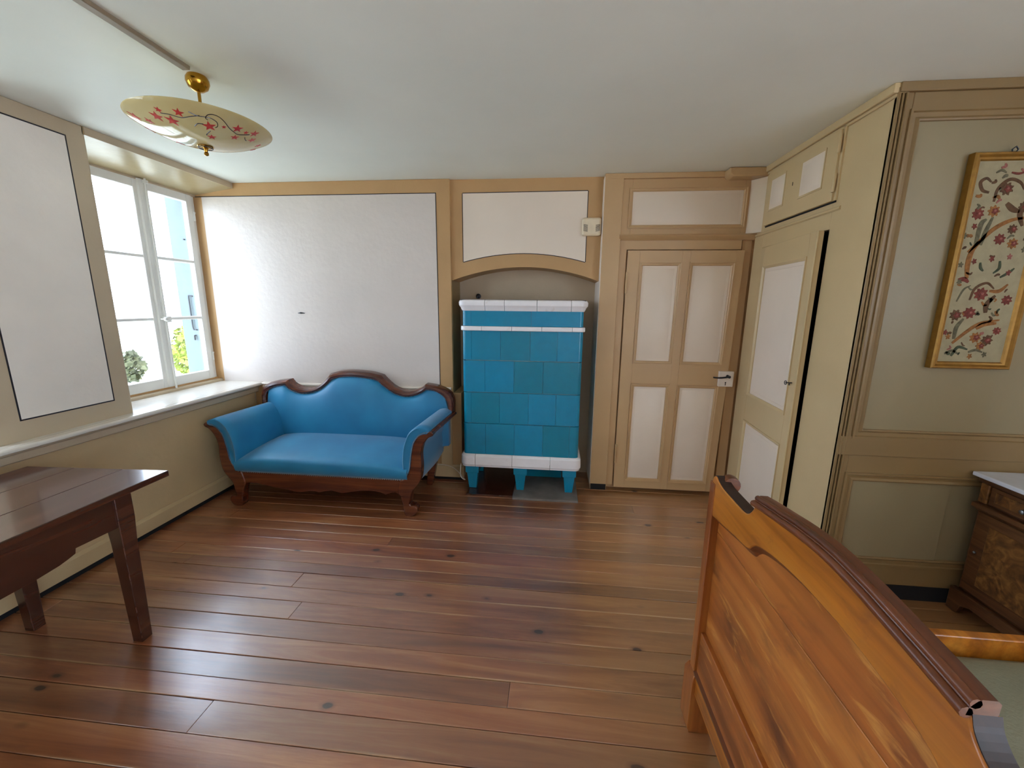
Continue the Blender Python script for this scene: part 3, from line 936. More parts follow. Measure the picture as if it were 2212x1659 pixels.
ring_pts = [(LX+.027*math.cos(a), LY+.027*math.sin(a), ZB-.006) for a in [2*math.pi*i/24 for i in range(25)]]
MB().tube(ring_pts, .0022, 6).build('support_ring', 'iron', lamp, smooth=50)
def dish(x, y, off=.0012):
    rho2 = x*x+y*y
    k = 2*(ZR-ZB)/RR**2
    n = Vector((k*x, k*y, -1)).normalized()
    return Vector((LX+x, LY+y, ZB+(ZR-ZB)*rho2/RR**2))+n*off
FL = [((-.151, -.165), 1.1), ((.006, -.218), .6), ((-.029, -.192), 1.1), ((-.093, -.162), .8), ((.017, -.172), 1.2), ((.072, -.198), .9), ((.126, -.115), 1.2), ((.167, -.086), .4), ((.198, -.048), 1.0), ((.088, -.063), .8), ((.155, -.015), .8), ((.204, -.007), .5), ((.218, .026), .9), ((.182, .056), .8), ((.151, .135), .7), ((.091, .181), .6), ((-.191, -.064), .9), ((-.12, .0), .8), ((-.16, .1), .9), ((-.05, .17), 1.0)]
for (x, y), k in FL:
    q = MB()
    rot = random.uniform(0, 6)
    vs = [tuple(dish(x, y, .0014))]
    for i in range(10):
        a = rot+math.pi*2*i/10
        rr_ = (.021 if i % 2 == 0 else .0085)*k
        vs.append(tuple(dish(x+rr_*math.cos(a), y+rr_*math.sin(a), .0012)))
    vs += [tuple(Vector(v)+Vector((0, 0, .0016))) for v in vs]
    fs = [(0, 1+i, 1+(i+1) % 10) for i in range(10)]+[(11, 12+(i+1) % 10, 12+i) for i in range(10)]+[(1+i, 12+i, 12+(i+1) % 10, 1+(i+1) % 10) for i in range(10)]
    q.add(vs, fs).build('painted_flower', 'red_enamel', lamp)
VN = [[(.003, -.206), (.034, -.197), (.063, -.179), (.101, -.174), (.132, -.166)], [(.109, -.192), (.124, -.169), (.145, -.154), (.159, -.139), (.163, -.117), (.151, -.101), (.14, -.1)], [(.143, -.14), (.144, -.151), (.161, -.156), (.178, -.147), (.187, -.127), (.186, -.101), (.179, -.074), (.176, -.045), (.176, -.023), (.188, -.005), (.204, .014)], [(.079, -.135), (.099, -.141), (.116, -.132)], [(.111, -.094), (.093, -.089), (.08, -.081)], [(.18, .014), (.169, .029), (.168, .038)]]
for v in VN:
    pts = [tuple(dish(x, y, .0004)) for x, y in spline(v, 5)]
    MB().tube(pts, .0016, 5).build('painted_vine', 'vine_enamel', lamp, smooth=50)
tag(MB().prism([(1.082, H), (1.086, H-.014), (1.118, H-.014), (1.122, H)], 'y', -5.3, -1.56).build('cable_trunking', 'trunk', None, bev=.002), 'narrow painted cable trunking on the ceiling running to the lamp', 'trunking')

# ---- blue sofa
sofa = thing('blue_sofa', (.98, -.4, 0), 'blue upholstered sofa with a carved mahogany frame in front of the white wall', 'sofa')
CX = .958
AO = [(1.604, 0), (1.660, 0), (1.684, .018), (1.696, .048), (1.682, .080), (1.652, .082), (1.640, .095), (1.647, .125), (1.661, .192), (1.700, .245), (1.727, .293), (1.739, .384), (1.736, .479), (1.745, .530), (1.761, .567), (1.792, .606), (1.826, .624), (1.833, .640), (1.822, .652), (1.800, .654), (1.769, .647)]
AI = [(1.726, .622), (1.687, .564), (1.672, .51), (1.665, .463), (1.660, .41), (1.648, .353), (1.628, .312), (1.602, .284), (1.575, .275), (1.556, .20), (1.562, .165), (1.571, .153), (1.582, .11), (1.590, .081)]
PADF = [(1.602, .30), (1.648, .353), (1.665, .463), (1.687, .564), (1.726, .622), (1.769, .647), (1.800, .652), (1.800, .668), (1.770, .683), (1.735, .688), (1.700, .678), (1.650, .631), (1.613, .536), (1.599, .434), (1.600, .36)]
SIDE = [(1.780, .615), (1.745, .567), (1.722, .479), (1.725, .384), (1.712, .300), (1.655, .200), (1.62, .20), (1.62, .34), (1.67, .48), (1.70, .58), (1.74, .63)]
for sgn in (1, -1):
    mir = (lambda P: P) if sgn > 0 else (lambda P: [(2*CX-x, z) for x, z in P])
    pr = spline(mir(AO)+mir(AI), 3, True)
    MB().prism(pr, 'y', -.668, -.600).build('arm_front', 'sofa_wood', sofa, bev=.006)
    pf = spline(mir(PADF), 4, True)
    dx = .032 if sgn > 0 else .052
    cxx = sum(p_[0] for p_ in pf)/len(pf); czz = sum(p_[1] for p_ in pf)/len(pf)
    rings = []
    for y, k, d in ((-.664, .80, 0), (-.672, .92, 0), (-.665, 1.0, 0), (-.60, 1.01, .1), (-.36, 1.01, .55), (-.12, 1.0, 1.0)):
        rings.append([(cxx+(x-cxx)*k+dx*d, y, czz+(z-czz)*k) for x, z in pf])
    MB().loft(rings).build('arm_pad', 'fabric', sofa, smooth=60)
    MB().prism(mir(SIDE), 'y', -.605, -.10, dx).build('arm_side', 'fabric', sofa, smooth=40)
    MB().prism(spline(mir([(1.800, .652), (1.822, .654), (1.834, .640), (1.824, .626), (1.80, .622), (1.785, .635)]), 3, True), 'y', -.601, -.10, dx).build('arm_rail', 'sofa_wood', sofa, smooth=50)
    # studs down the arm
    q = MB()
    line = resample(spline(mir([(1.800, .651), (1.769, .645), (1.726, .620), (1.687, .562), (1.665, .461), (1.648, .351), (1.602, .284)]), 4), 46)
    for x, z in line:
        q.lathe([(.0042, -.668), (.0036, -.6705), (.0012, -.672)], (x-sgn*.004, 0, z), 5, 'y')
    tag(q.build('nail_heads', 'steel', sofa), 'silver upholstery nails along the arm', None, None, 'stuff')
    # back foot
    MB().prism(mir([(1.60, 0), (1.65, 0), (1.69, .20), (1.72, .62), (1.67, .62), (1.62, .22)]), 'y', -.14, -.08).build('back_leg', 'sofa_wood', sofa, bev=.004)
AP = [(.312, .165), (.36, .19), (.45, .19), (.55, .172), (.603, .160), (.688, .151), (.761, .135), (.80, .137), (.869, .15), (.905, .150), (.942, .142), (.99, .155), (1.039, .164), (1.08, .155), (1.12, .146), (1.19, .160), (1.257, .173), (1.351, .180), (1.42, .17), (1.461, .153), (1.50, .172), (1.534, .178), (1.57, .158)]
MB().prism([(.312, .275), (1.60, .275)]+list(reversed(AP)), 'y', -.660, -.630).build('front_apron', 'sofa_wood', sofa, bev=.003)
q = MB()
for x in [.318+i*.0165 for i in range(78)]:
    q.lathe([(.0042, -.660), (.0036, -.6635), (.0012, -.665)], (x, 0, .277), 5, 'y')
tag(q.build('nail_heads', 'steel', sofa), 'silver upholstery nails along the apron', None, None, 'stuff')
MB().box(.33, 1.60, -.63, -.10, .19, .30).build('seat_rail', 'sofa_wood', sofa)
# seat: rounded front, gently domed top
rows = [(-.655, .276), (-.676, .300), (-.684, .335), (-.683, .372), (-.676, .390), (-.655, .404), (-.58, .420), (-.48, .437), (-.36, .449), (-.24, .452), (-.14, .446), (-.12, .40), (-.12, .29)]
nx = 40
rings = []
for i in range(nx+1):
    t_ = i/nx
    x = .300+1.33*t_
    e = min(1, 1.0*(1-abs(2*t_-1)**5))
    rings.append([(x, y, (z-.276)*(.70+.30*e)+.276) for y, z in rows])
q = MB().loft(rings)
q.build('seat_cushion', 'fabric', sofa, smooth=60)
# crest rail
OU = [(.150, .620), (.150, .676), (.152, .760), (.170, .815), (.225, .855), (.309, .878), (.407, .888), (.440, .848), (.510, .818), (.594, .815), (.681, .846), (.745, .895), (.792, .953), (.870, .973), (.988, .980), (1.139, .970), (1.237, .945), (1.275, .904), (1.342, .849), (1.433, .817), (1.502, .825), (1.572, .850), (1.612, .884), (1.690, .874), (1.765, .850), (1.820, .813), (1.847, .745), (1.845, .665), (1.845, .620)]
NA = [(.195, .620), (.193, .68), (.192, .740), (.215, .785), (.255, .812), (.315, .832), (.379, .840), (.418, .805), (.500, .775), (.585, .775), (.684, .808), (.760, .862), (.805, .904), (.884, .926), (1.002, .931), (1.141, .919), (1.209, .901), (1.254, .860), (1.343, .800), (1.434, .774), (1.527, .788), (1.580, .812), (1.620, .839), (1.688, .831), (1.755, .796), (1.793, .746), (1.803, .690), (1.803, .66), (1.803, .620)]
keys = [0, 6, 12, 16, 22, 28]
R1, R2 = [], []
for a, b in zip(keys, keys[1:]):
    n_ = 12
    s1 = resample(spline(OU[a:b+1], 5), n_)
    s2 = resample(spline(NA[a:b+1], 5), n_)
    R1 += s1 if a == 0 else s1[1:]
    R2 += s2 if a == 0 else s2[1:]
rings = []
for o_, n_ in zip(R1, R2):
    def lp(f): return (o_[0]+(n_[0]-o_[0])*f, o_[1]+(n_[1]-o_[1])*f)
    rings.append([(lp(f)[0], y, lp(f)[1]) for f, y in ((0, -.05), (0, -.110), (.08, -.128), (.3, -.142), (.6, -.146), (.85, -.140), (1.0, -.132), (1.02, -.05))])
MB().loft(rings).build('crest_rail', 'sofa_wood', sofa, smooth=32)
q = MB()
for x, z in resample(R2, 150):
    q.lathe([(.0042, -.134), (.0036, -.1375), (.0012, -.139)], (x, 0, z), 5, 'y')
tag(q.build('nail_heads', 'steel', sofa), 'silver upholstery nails under the crest rail', None, None, 'stuff')
# upholstered back, swelling forward
top = sorted(R2)
rings = []
nx = 60
for i in range(nx+1):
    x = .194+(1.802-.194)*i/nx
    zt = interp(top, x)
    e = (1-abs(2*i/nx-1)**6)
    ring_ = []
    for k in range(13):
        f = k/12
        z = .36+(zt-.36)*f
        bul = .055*e*max(0, math.sin(math.pi*min(1, .18+.82*f)))**.55
        ring_.append((x, -.128-bul-.030*(1-f)*e, z))
    ring_ += [(x, -.07, zt), (x, -.07, .36)]
    rings.append(ring_)
MB().loft(rings).build('back_upholstery', 'fabric', sofa, smooth=60)

# ---- table at the left edge
tab = thing('wooden_table', (.5, -2.3, 0), 'dark glossy wooden table with a shaped apron under the painted pier', 'table')
TY0, TY1 = -2.95, -1.700
q = MB()
for a, b in ((.143, .385), (.3855, .625), (.6255, .850)):
    fa, fb = -1.716+.052*(a-.143), -1.716+.052*(b-.143)
    MB().prism([(a, TY0), (b, TY0), (b, fb), (a, fa)], 'z', .722, .750).build('top_board', 'table_wood', tab, bev=.003)
for x, sx in ((.790, 1), (.225, -1)):
    for y, sy in ((-1.872, 1), (-2.78, -1)):
        q = MB()
        q.loft([[(x+sx*d0*dx_, y+d1*dy_, z) for dx_, dy_ in ((-1, -1), (1, -1), (1, 1), (-1, 1))] for d0, d1, z in ((.024*sx, .024, 0), (.030*sx, .031, .5), (.034*sx, .035, .60), (.034*sx, .035, .722))])
        q.build('leg', 'table_wood', tab, bev=.003)
AL = [(-1.905, .722), (-1.905, .582), (-2.062, .587), (-2.066, .567), (-2.092, .559), (-2.122, .552), (-2.185, .546), (-2.325, .542), (-2.465, .546), (-2.528, .552), (-2.558, .559), (-2.584, .567), (-2.588, .587), (-2.745, .582), (-2.745, .722)]
for x in (.795, .200):
    MB().prism(AL, 'x', x, x+.022).build('side_apron', 'table_wood', tab, bev=.002)
for y in (-1.885, -2.79):
    MB().box(.255, .760, y, y+.022, .590, .722).build('end_apron', 'table_wood', tab, bev=.002)

# ---- bed
bed = thing('wooden_bed', (4.1, -2.545, 0), 'amber cherry wood bed with an arched panelled footboard, lower right', 'bed')
YC = -2.553
def sym(P): return P+[(2*YC-y, z) for y, z in reversed(P)]
topL = [(-2.000, .968), (-2.008, .990), (-2.026, .998), (-2.044, .990), (-2.075, .983), (-2.111, .981), (-2.179, .980), (-2.225, .981), (-2.250, .992), (-2.268, 1.012), (-2.275, 1.031)]
capc = [(-2.275, 1.031), (-2.33, 1.040), (-2.401, 1.050), (-2.47, 1.059), (YC, 1.064)]
capfull = spline(capc+[(2*YC-y, z) for y, z in reversed(capc[:-1])], 4)
lowL = [(-2.03, .862), (-2.10, .872), (-2.186, .886), (-2.241, .892), (-2.272, .900), (-2.286, .915), (-2.31, .932), (-2.368, .948), (-2.441, .959), (-2.505, .964)]
rail = sym(spline(topL, 3)+spline(capc, 3)[1:-1]) + list(reversed(sym(spline(lowL, 3))))
MB().prism(rail, 'x', 3.183, 3.222).build('top_rail', 'bed_wood', bed, bev=.003)
lw = sym(spline(lowL, 3))
rings = []
for i, (y, z) in enumerate(lw):
    rings.append([(3.186, y, z+.004), (3.186, y, z-.0005), (3.198, y, z-.010), (3.205, y, z-.022), (3.212, y, z-.022), (3.212, y, z+.004)])
MB().loft(rings).build('shadow_moulding', 'bed_dark', bed, smooth=30)  # dark strip added as the shade under the top rail
for s in (0, 1):
    m_ = (lambda y: y) if not s else (lambda y: 2*YC-y)
    MB().box(3.180, 3.252, *sorted((m_(-1.993), m_(-2.030))), .252, .972).build('post', 'bed_wood_v', bed, bev=.003)
    MB().box(3.186, 3.250, *sorted((m_(-1.982), m_(-1.994))), .27, .955).box(3.190, 3.250, *sorted((m_(-1.974), m_(-1.983))), .27, .905).build('post_bead', 'bed_wood_v', bed, bev=.003)
    q = MB()
    ya, yb = sorted((m_(-1.968), m_(-2.050)))
    q.loft([[(x, y, z) for x, y in ((3.172+d, ya+d), (3.262-d, ya+d), (3.262-d, yb-d), (3.172+d, yb-d))] for d, z in ((.010, 0), (.0, .03), (.0, .225), (.010, .252))])
    q.build('leg', 'bed_wood_v', bed, bev=.002)
MB().prism([(-2.02, .806), (-2.02, .90), (-2.30, .99), (YC, 1.03), (-2.79, .99), (-3.085, .90), (-3.085, .806)], 'x', 3.206, 3.236).build('panel_board', 'bed_panel', bed, bev=.002)
MB().box(3.206, 3.236, -3.085, -2.02, .40, .804).build('panel_board', 'bed_panel', bed, bev=.002)
MB().box(3.190, 3.245, -3.06, -2.03, .258, .418).build('bottom_rail', 'bed_panel', bed, bev=.003)
MB().box(3.184, 3.245, -3.06, -2.03, .175, .247).build('bottom_strip', 'bed_wood', bed, bev=.003)
MB().prism([(3.184, .247), (3.180, .250), (3.180, .256), (3.19, .260), (3.24, .260), (3.24, .247)], 'y', -3.06, -2.03).build('bottom_bead', 'bed_dark', bed)
def along(path, prof):
    rings = []
    for y, z in path:
        rings.append([(x, y, z+h) for x, h in prof])
    return MB().loft(rings)
def circ(x, h, r, n=8): return [(x+r*math.cos(2*math.pi*k/n), h+r*math.sin(2*math.pi*k/n)) for k in range(n)]
along(capfull, circ(3.178, .004, .0085)).build('cap_bead', 'bed_dark', bed, smooth=50)
along(capfull, circ(3.187, .018, .0075)).build('cap_bead', 'bed_dark', bed, smooth=50)
along(capfull, [(3.178, .0), (3.180, .012), (3.188, .022), (3.193, .025), (3.211, .025), (3.216, .020), (3.216, .004), (3.212, .0)]).build('cap_rail', 'bed_dark', bed, smooth=40)
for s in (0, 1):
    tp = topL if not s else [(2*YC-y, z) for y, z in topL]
    MB().loft([[(3.186, y, z-.001), (3.186, y, z+.0025), (3.221, y, z+.0025), (3.221, y, z-.001)] for y, z in spline(tp, 3)]).build('edge_shade_band', 'edge_shade', bed)  # thin strip of dark edge wood, shade put into its colour
# rolled lip on the inner side of each shoulder
for s in (0, 1):
    y = -2.028 if not s else 2*YC+2.028
    MB().lathe([(.006, y-.022), (.026, y-.020), (.028, y), (.026, y+.012), (.006, y+.014)], (3.226, 0, .978), 18, 'y').build('scroll', 'bed_dark', bed, smooth=40)
for y0, y1 in ((-2.034, -2.002), (-3.088, -3.056)):
    MB().box(3.25, 5.12, y0, y1, .30, .487).build('side_rail', 'bed_wood', bed, bev=.004)
MB().prism([(-1.99, 0), (-1.99, 1.2), (-2.25, 1.28), (YC, 1.34), (-2.84, 1.28), (-3.10, 1.2), (-3.10, 0)], 'x', 5.10, 5.15).build('headboard', 'bed_wood', bed, bev=.004)
# mattress with coverlet
q = MB()
n1, n2 = 30, 18
vs, fs = [], []
rm = random.Random(5)
for i in range(n1+1):
    for j in range(n2+1):
        a, b = i/n1, j/n2
        e = min(1, min(a, 1-a)*14, min(b, 1-b)*9)
        z = .415+.058*math.sin(e*math.pi/2)+.006*math.sin(a*17+b*5)*e+.004*math.sin(b*23+a*9)*e
        vs.append((3.262+(5.09-3.262)*a, -3.052+(3.052-2.038)*b, z))
for i in range(n1):
    for j in range(n2):
        k = i*(n2+1)+j
        fs.append((k, k+n2+1, k+n2+2, k+1))
q.add(vs, fs)
nb = len(vs)
q2 = MB().box(3.262, 5.09, -3.052, -2.038, .31, .42)
mt = thing('mattress', (4.1, -2.545, .31), 'mattress under a grey green coverlet inside the bed behind its footboard', 'mattress')
q.build('coverlet', 'coverlet', mt, smooth=60)
q2.build('mattress_core', 'coverlet', mt, bev=.01)
MB().box(3.25, 5.10, -3.056, -2.034, .285, .309).build('slat_base', 'bed_wood', bed)

# ---- bedside cabinet
ns = thing('bedside_cabinet', (4.95, -1.44, 0), 'brown burl bedside cabinet with a white marble top against the alcove wall', 'cabinet')
NX0, NX1, NY0, NY1 = 4.78, 5.14, -1.655, -1.235
MB().box(4.735, 5.16, -1.70, -1.215, .733, .753).build('marble_top', 'marble', ns, bev=.004)
MB().box(NX0, NX1, NY0, NY1, .095, .733).build('carcass', 'stand_wood', ns, bev=.003)
MB().box(NX0-.030, NX1, NY0-.02, NY1+.01, .575, .600).prism([(NX0-.02, .576), (NX0, .555), (NX0+.05, .555), (NX0+.05, .576)], 'y', NY0-.015, NY1+.008).build('ledge_moulding', 'stand_wood', ns, bev=.005)
MB().box(NX0-.022, NX1, NY0-.012, NY1+.008, .705, .733).build('frieze', 'stand_wood', ns, bev=.004)
dr = MB().box(NX0-.014, NX0+.02, NY0+.05, NY1-.05, .612, .700).build('drawer', 'stand_wood', ns, bev=.003)
MB().box(NX0-.018, NX0-.010, NY0+.075, NY1-.075, .630, .684).build('drawer_panel', 'burl', dr, bev=.003)
MB().lathe([(.004, -.0), (.005, -.014), (.011, -.018), (.010, -.026), (.003, -.029)], (NX0-.017, (NY0+NY1)/2, .655), 12, 'x').build('drawer_knob', 'steel', dr, smooth=40)
for y in (NY1-.022, NY0+.022):
    MB().box(NX0-.016, NX0+.01, y-.020, y+.020, .606, .704).build('corner_block', 'burl', ns, bev=.004)
cd = MB().box(NX0-.008, NX0+.01, NY0+.012, NY1-.012, .135, .555).build('cabinet_door', 'stand_wood', ns, bev=.002)
MB().box(NX0-.010, NX0-.004, NY0+.075, NY1-.075, .185, .505).build('door_panel', 'burl', cd, bev=.002)
MB().lathe([(.003, -.0), (.007, -.004), (.006, -.010), (.002, -.012)], (NX0-.008, NY1-.045, .35), 10, 'x').build('lock_stud', 'steel', cd, smooth=40)
pl_ = [(NY1+.012, .125), (NY1+.012, .0), (NY1-.04, .0), (NY1-.055, .05), (NY1-.10, .068), (NY0+.10, .068), (NY0+.055, .05), (NY0+.04, 0), (NY0-.012, .0), (NY0-.012, .125)]
MB().prism(pl_, 'x', NX0-.030, NX0-.004).build('plinth', 'stand_wood', ns, bev=.004)
for y in (NY0+.02, NY1-.02):
    MB().box(NX1-.04, NX1, y-.02, y+.02, 0, .096).build('back_foot', 'stand_wood', ns)

# ---- framed embroidery
pic = thing('framed_embroidery', (4.60, AY, 1.73), 'tall gilt framed floral embroidery on the alcove wall', 'picture')
q = MB()
PC = [Vector((4.432, AY-.004, 1.262)), Vector((4.768, AY-.004, 1.262)), Vector((4.768, AY-.004, 2.200)), Vector((4.432, AY-.004, 2.200))]
ring(q, PC, (0, -1, 0), [(0, -.010), (0, .020), (.004, .026), (.012, .026), (.020, .018), (.028, .016), (.032, .010), (.034, .004)])
M['gilt'] = plain('gilt frame', rgb('#936a28'), .38, .55, .15, 30)
q.build('frame', 'gilt', pic, smooth=30)
M['canvas'] = paint('linen ground', rgb('#a09678'), .9, .1, 30, .3, 300)
slab(MB(), PC, (0, -1, 0), -.002, .008, .030).build('canvas', 'canvas', pic)
M['st1'] = plain('rose thread', rgb('#6e342a'), .9, 0, .3, 90)
M['st2'] = plain('ochre thread', rgb('#8a5c2e'), .9, 0, .3, 90)
M['st3'] = plain('grey green thread', rgb('#5f5b45'), .9, 0, .3, 90)
M['st4'] = plain('dark green thread', rgb('#3e4632'), .9, 0, .3, 90)
M['st5'] = plain('pink thread', rgb('#945c52'), .9, 0, .3, 90)
M['st6'] = plain('brown thread', rgb('#5a4029'), .9, 0, .3, 90)
EY = AY-.0130
def blob(x, z, r, name, m, pet=7, amp=.22, y=EY, sq=1.0):
    vs = [(x, y-.0006, z)]
    k = 28
    ph = random.uniform(0, 6)
    for i in range(k):
        a = 2*math.pi*i/k
        rr_ = r*(1+amp*math.cos(pet*a+ph))
        vs.append((x+rr_*math.cos(a), y, z+rr_*math.sin(a)*sq))
    vs += [(v[0], y+.002, v[2]) for v in vs]
    fs = [(0, 1+i, 1+(i+1) % k) for i in range(k)]+[(k+1, k+2+(i+1) % k, k+2+i) for i in range(k)]+[(1+i, k+2+i, k+2+(i+1) % k, 1+(i+1) % k) for i in range(k)]
    return MB().add(vs, fs).build(name, m, pic)
def thread(pts, w_, m, name='embroidered_stem'):
    P = spline(pts, 6)
    n_ = len(P)
    a_, b_ = [], []
    for i, p in enumerate(P):
        t_ = (Vector(P[min(i+1, n_-1)])-Vector(P[max(i-1, 0)])).normalized()
        nn = Vector((-t_.y, t_.x))
        wd = w_*(.35+.65*math.sin(math.pi*min(1, .15+.8*i/max(1, n_-1))))
        a_.append((p[0]+nn.x*wd, p[1]+nn.y*wd)); b_.append((p[0]-nn.x*wd, p[1]-nn.y*wd))
    rings = [[(u[0], EY, u[1]), (v[0], EY, v[1]), (v[0], EY+.002, v[1]), (u[0], EY+.002, u[1])] for u, v in zip(a_, b_)]
    return MB().loft(rings).build(name, m, pic)
for x, z, r_ in ((4.595, 2.054, .024), (4.503, 1.952, .022), (4.564, 1.963, .022), (4.613, 1.845, .021), (4.655, 1.887, .018), (4.588, 1.606, .026), (4.502, 1.510, .023), (4.558, 1.521, .024), (4.606, 1.408, .022), (4.657, 1.396, .022), (4.669, 1.826, .020), (4.690, 2.05, .022), (4.70, 1.58, .02), (4.68, 1.98, .02), (4.635, 1.37, .018), (4.69, 1.44, .016)):
    blob(x, z, r_, 'embroidered_flower', random.choice(['st2', 'st6', 'st1']), 8)
    blob(x+.004, z, r_*.55, 'embroidered_flower', 'st1', 5, .2, EY-.001)
    blob(x+.004, z+.002, r_*.22, 'embroidered_flower', 'st5', 5, .1, EY-.002)
STM = [([(4.608, 1.995), (4.636, 1.971), (4.667, 1.959)], .012, 'st6'), ([(4.520, 1.82), (4.524, 1.906), (4.542, 1.93)], .010, 'st3'), ([(4.540, 1.82), (4.550, 1.88), (4.566, 1.94)], .009, 'st3'), ([(4.496, 1.789), (4.556, 1.863), (4.595, 1.9), (4.646, 1.926), (4.70, 1.935)], .009, 'st2'), ([(4.514, 1.676), (4.506, 1.739), (4.512, 1.796), (4.538, 1.839)], .011, 'st2'), ([(4.480, 1.668), (4.505, 1.672), (4.525, 1.658)], .010, 'st1'), ([(4.555, 2.002), (4.561, 2.055), (4.599, 2.092), (4.642, 2.080), (4.665, 2.05)], .007, 'st6'), ([(4.528, 2.040), (4.500, 2.050), (4.486, 2.082), (4.507, 2.098), (4.528, 2.083)], .007, 'st6'), ([(4.516, 1.40), (4.517, 1.454), (4.539, 1.494)], .009, 'st3'), ([(4.513, 1.38), (4.564, 1.435), (4.616, 1.475), (4.69, 1.49)], .008, 'st2'), ([(4.60, 1.45), (4.63, 1.47), (4.68, 1.475)], .011, 'st2'), ([(4.624, 1.522), (4.622, 1.561), (4.649, 1.6)], .011, 'st6'), ([(4.546, 1.579), (4.559, 1.631), (4.602, 1.655), (4.637, 1.630)], .006, 'st6'), ([(4.520, 1.320), (4.542, 1.362), (4.584, 1.352)], .007, 'st4'), ([(4.493, 1.572), (4.512, 1.625), (4.538, 1.644)], .004, 'st3'), ([(4.556, 1.745), (4.562, 1.722), (4.575, 1.708)], .006, 'st4'), ([(4.635, 1.752), (4.638, 1.72), (4.618, 1.698)], .006, 'st4'), ([(4.65, 1.68), (4.68, 1.70), (4.70, 1.72)], .006, 'st4'), ([(4.62, 1.62), (4.66, 1.62), (4.69, 1.65)], .008, 'st2'), ([(4.68, 2.0), (4.67, 1.95), (4.69, 1.90)], .011, 'st6'), ([(4.49, 1.33), (4.52, 1.345), (4.55, 1.33)], .006, 'st3'), ([(4.59, 1.34), (4.62, 1.35), (4.65, 1.34)], .006, 'st3'), ([(4.60, 2.12), (4.63, 2.115), (4.66, 2.125)], .005, 'st1'), ([(4.54, 2.12), (4.56, 2.13), (4.58, 2.12)], .005, 'st3')]
for a_, b_, c_ in STM: thread(a_, b_, c_)
for x, z in ((4.468, 1.86), (4.478, 1.735), (4.474, 1.43), (4.49, 1.41), (4.487, 1.66), (4.53, 1.75), (4.60, 1.76), (4.67, 1.77), (4.50, 1.90), (4.68, 1.70), (4.72, 1.80), (4.60, 1.32), (4.66, 1.33)):
    blob(x, z, .009, 'embroidered_flower', random.choice(['st1', 'st2', 'st3', 'st5']), 5, .3, EY, 1.2)
rq = random.Random(11)
for i in range(46):
    x, z = rq.uniform(4.478, 4.722), rq.uniform(1.31, 2.14)
    a_ = rq.uniform(0, 6.28)
    l_ = rq.uniform(.012, .03)
    thread([(x, z), (x+l_*.6*math.cos(a_)+.004, z+l_*.6*math.sin(a_)), (x+l_*math.cos(a_+.5), z+l_*math.sin(a_+.5))], rq.uniform(.003, .007), rq.choice(['st2', 'st3', 'st4', 'st6', 'st6', 'st5']), 'embroidered_leaf')
MB().tube([(4.585, AY-.012, 2.197), (4.580, AY-.014, 2.212), (4.592, AY-.016, 2.222), (4.603, AY-.014, 2.212), (4.598, AY-.012, 2.197)], .003, 6).build('hanging_ring', 'iron', pic, smooth=50)

# ================================================================== OUTSIDE
sh = thing('window_shutter', (-.45, .0, .88), 'pale blue grey shutter folded open outside the right window sash', 'shutter')
MB().box(-.615, -.452, -.010, .020, .87, 2.42).build('shutter_board', 'shutter', sh, bev=.003)
MB().box(-.45, -.405, -.006, .024, .85, 2.42).build('shutter_frame', 'shutter', sh, bev=.003)
MB().tube([(-.47, -.022, 1.58), (-.505, -.022, 1.585), (-.508, -.022, 1.56), (-.507, -.022, 1.32), (-.500, -.022, 1.29), (-.47, -.022, 1.292)], .006, 6).build('shutter_hook', 'iron', sh, smooth=50)
MB().tube([(-.50, -.006, 1.24), (-.50, -.024, 1.24), (-.50, -.024, 1.20)], .007, 6).tube([(-.48, -.006, 2.05), (-.48, -.024, 2.05)], .005, 6).build('shutter_pin', 'iron', sh, smooth=50)

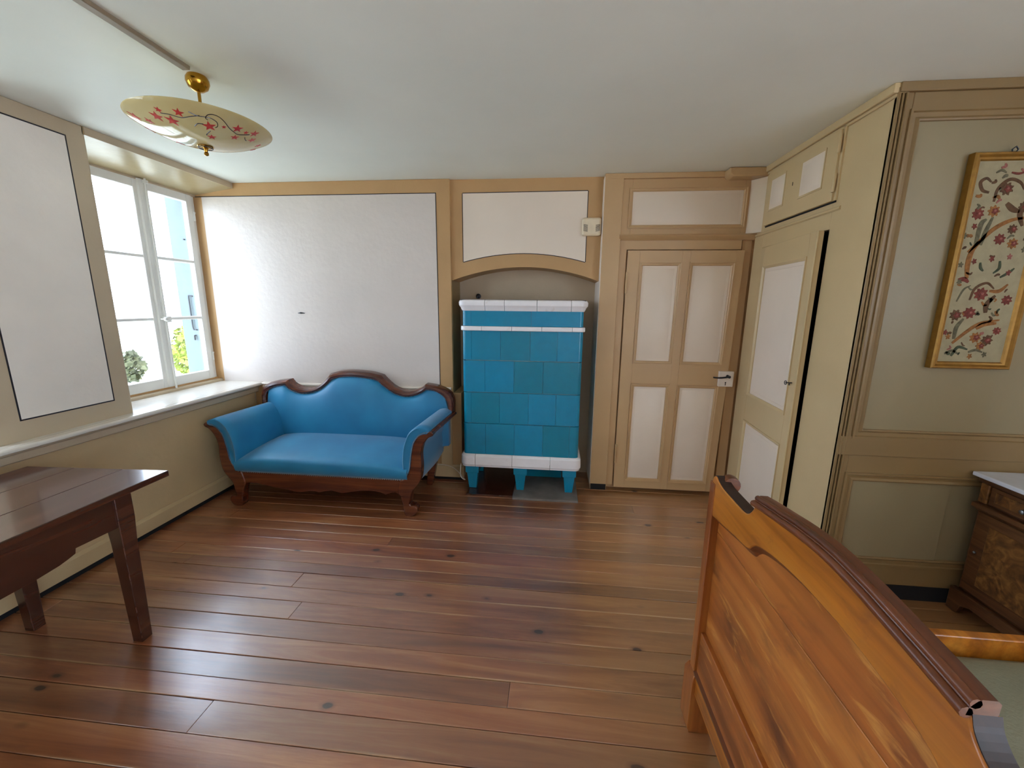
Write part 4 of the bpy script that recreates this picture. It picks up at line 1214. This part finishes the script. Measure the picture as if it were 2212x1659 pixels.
M['bounce_ground'] = paint('pale bounce ground', rgb('#c2c6bd'), .9, .3, .5, .2, 5)  # ground colour raised so it throws more daylight on the ceiling
tag(MB().box(-90, -.5, -60, 70, -4.6, -4.2).build('ground', 'bounce_ground'), 'ground below the windows, made pale to bounce daylight onto the ceiling', None, None, 'structure')
M['leaf'] = plain('yellow green leaves', rgb('#6d7a1c'), .7, 0, .5, 3)
M['bark'] = plain('bark', rgb('#5a4733'), .9)
M['leaf_d'] = plain('dull green leaves', rgb('#2e3216'), .7, 0, .5, 3)
def tree(x, y, z0, h, rad, n, label, m, zc, rz):
    t = thing('tree', (x, y, z0), label, 'tree')
    MB().tube([(x, y, z0), (x+.1, y, z0+h*.5), (x, y+.05, z0+h*.9)], [.16, .12, .04], 7).build('trunk', 'bark', t, smooth=50)
    q = MB()
    rt_ = random.Random(int(abs(x*100)))
    for i in range(n):
        while True:
            p = Vector((rt_.uniform(-1, 1), rt_.uniform(-1, 1), rt_.uniform(-1, 1)))
            if .25 < p.length < 1: break
        c = Vector((x+p.x*rad, y+p.y*rad, zc+p.z*rz))
        a = Vector((rt_.gauss(0, 1), rt_.gauss(0, 1), rt_.gauss(0, 1))).normalized()
        b = a.orthogonal().normalized()
        s_ = rt_.uniform(.05, .11)
        q.add([c+a*s_, c+b*s_*.6, c-a*s_, c-b*s_*.6], [(0, 1, 2, 3)])
    tag(q.build('foliage', m, t), None, None, None, 'stuff')
tree(-7.0, 6.62, -4.2, 4.6, .45, 800, 'yellow green tree seen at the right of the window beside the shutter', 'leaf', .2, .75)
tree(-7.0, 4.95, -4.2, 3.9, .30, 260, 'low dull green bush top seen at the bottom left of the window', 'leaf_d', .05, .35)
M['house'] = paint('pale render', rgb('#cfc6b4'), .8, .05, 1, .1, 5)
M['roof'] = plain('roof tile', rgb('#9a7a68'), .8)
hb = thing('house', (-38, 22, -4.2), 'pale distant house beyond the window', 'house')
MB().box(-42, -34, 17, 27, -4.2, .6).build('house_wall', 'house', hb)
MB().prism([(16.6, .6), (27.4, .6), (22, 3.4)], 'x', -42.4, -33.6).build('roof', 'roof', hb)
for y in (18.8, 21.5, 24.4):
    MB().box(-34.02, -33.93, y, y+.9, -1.6, -.2).build('window', 'glass', hb)
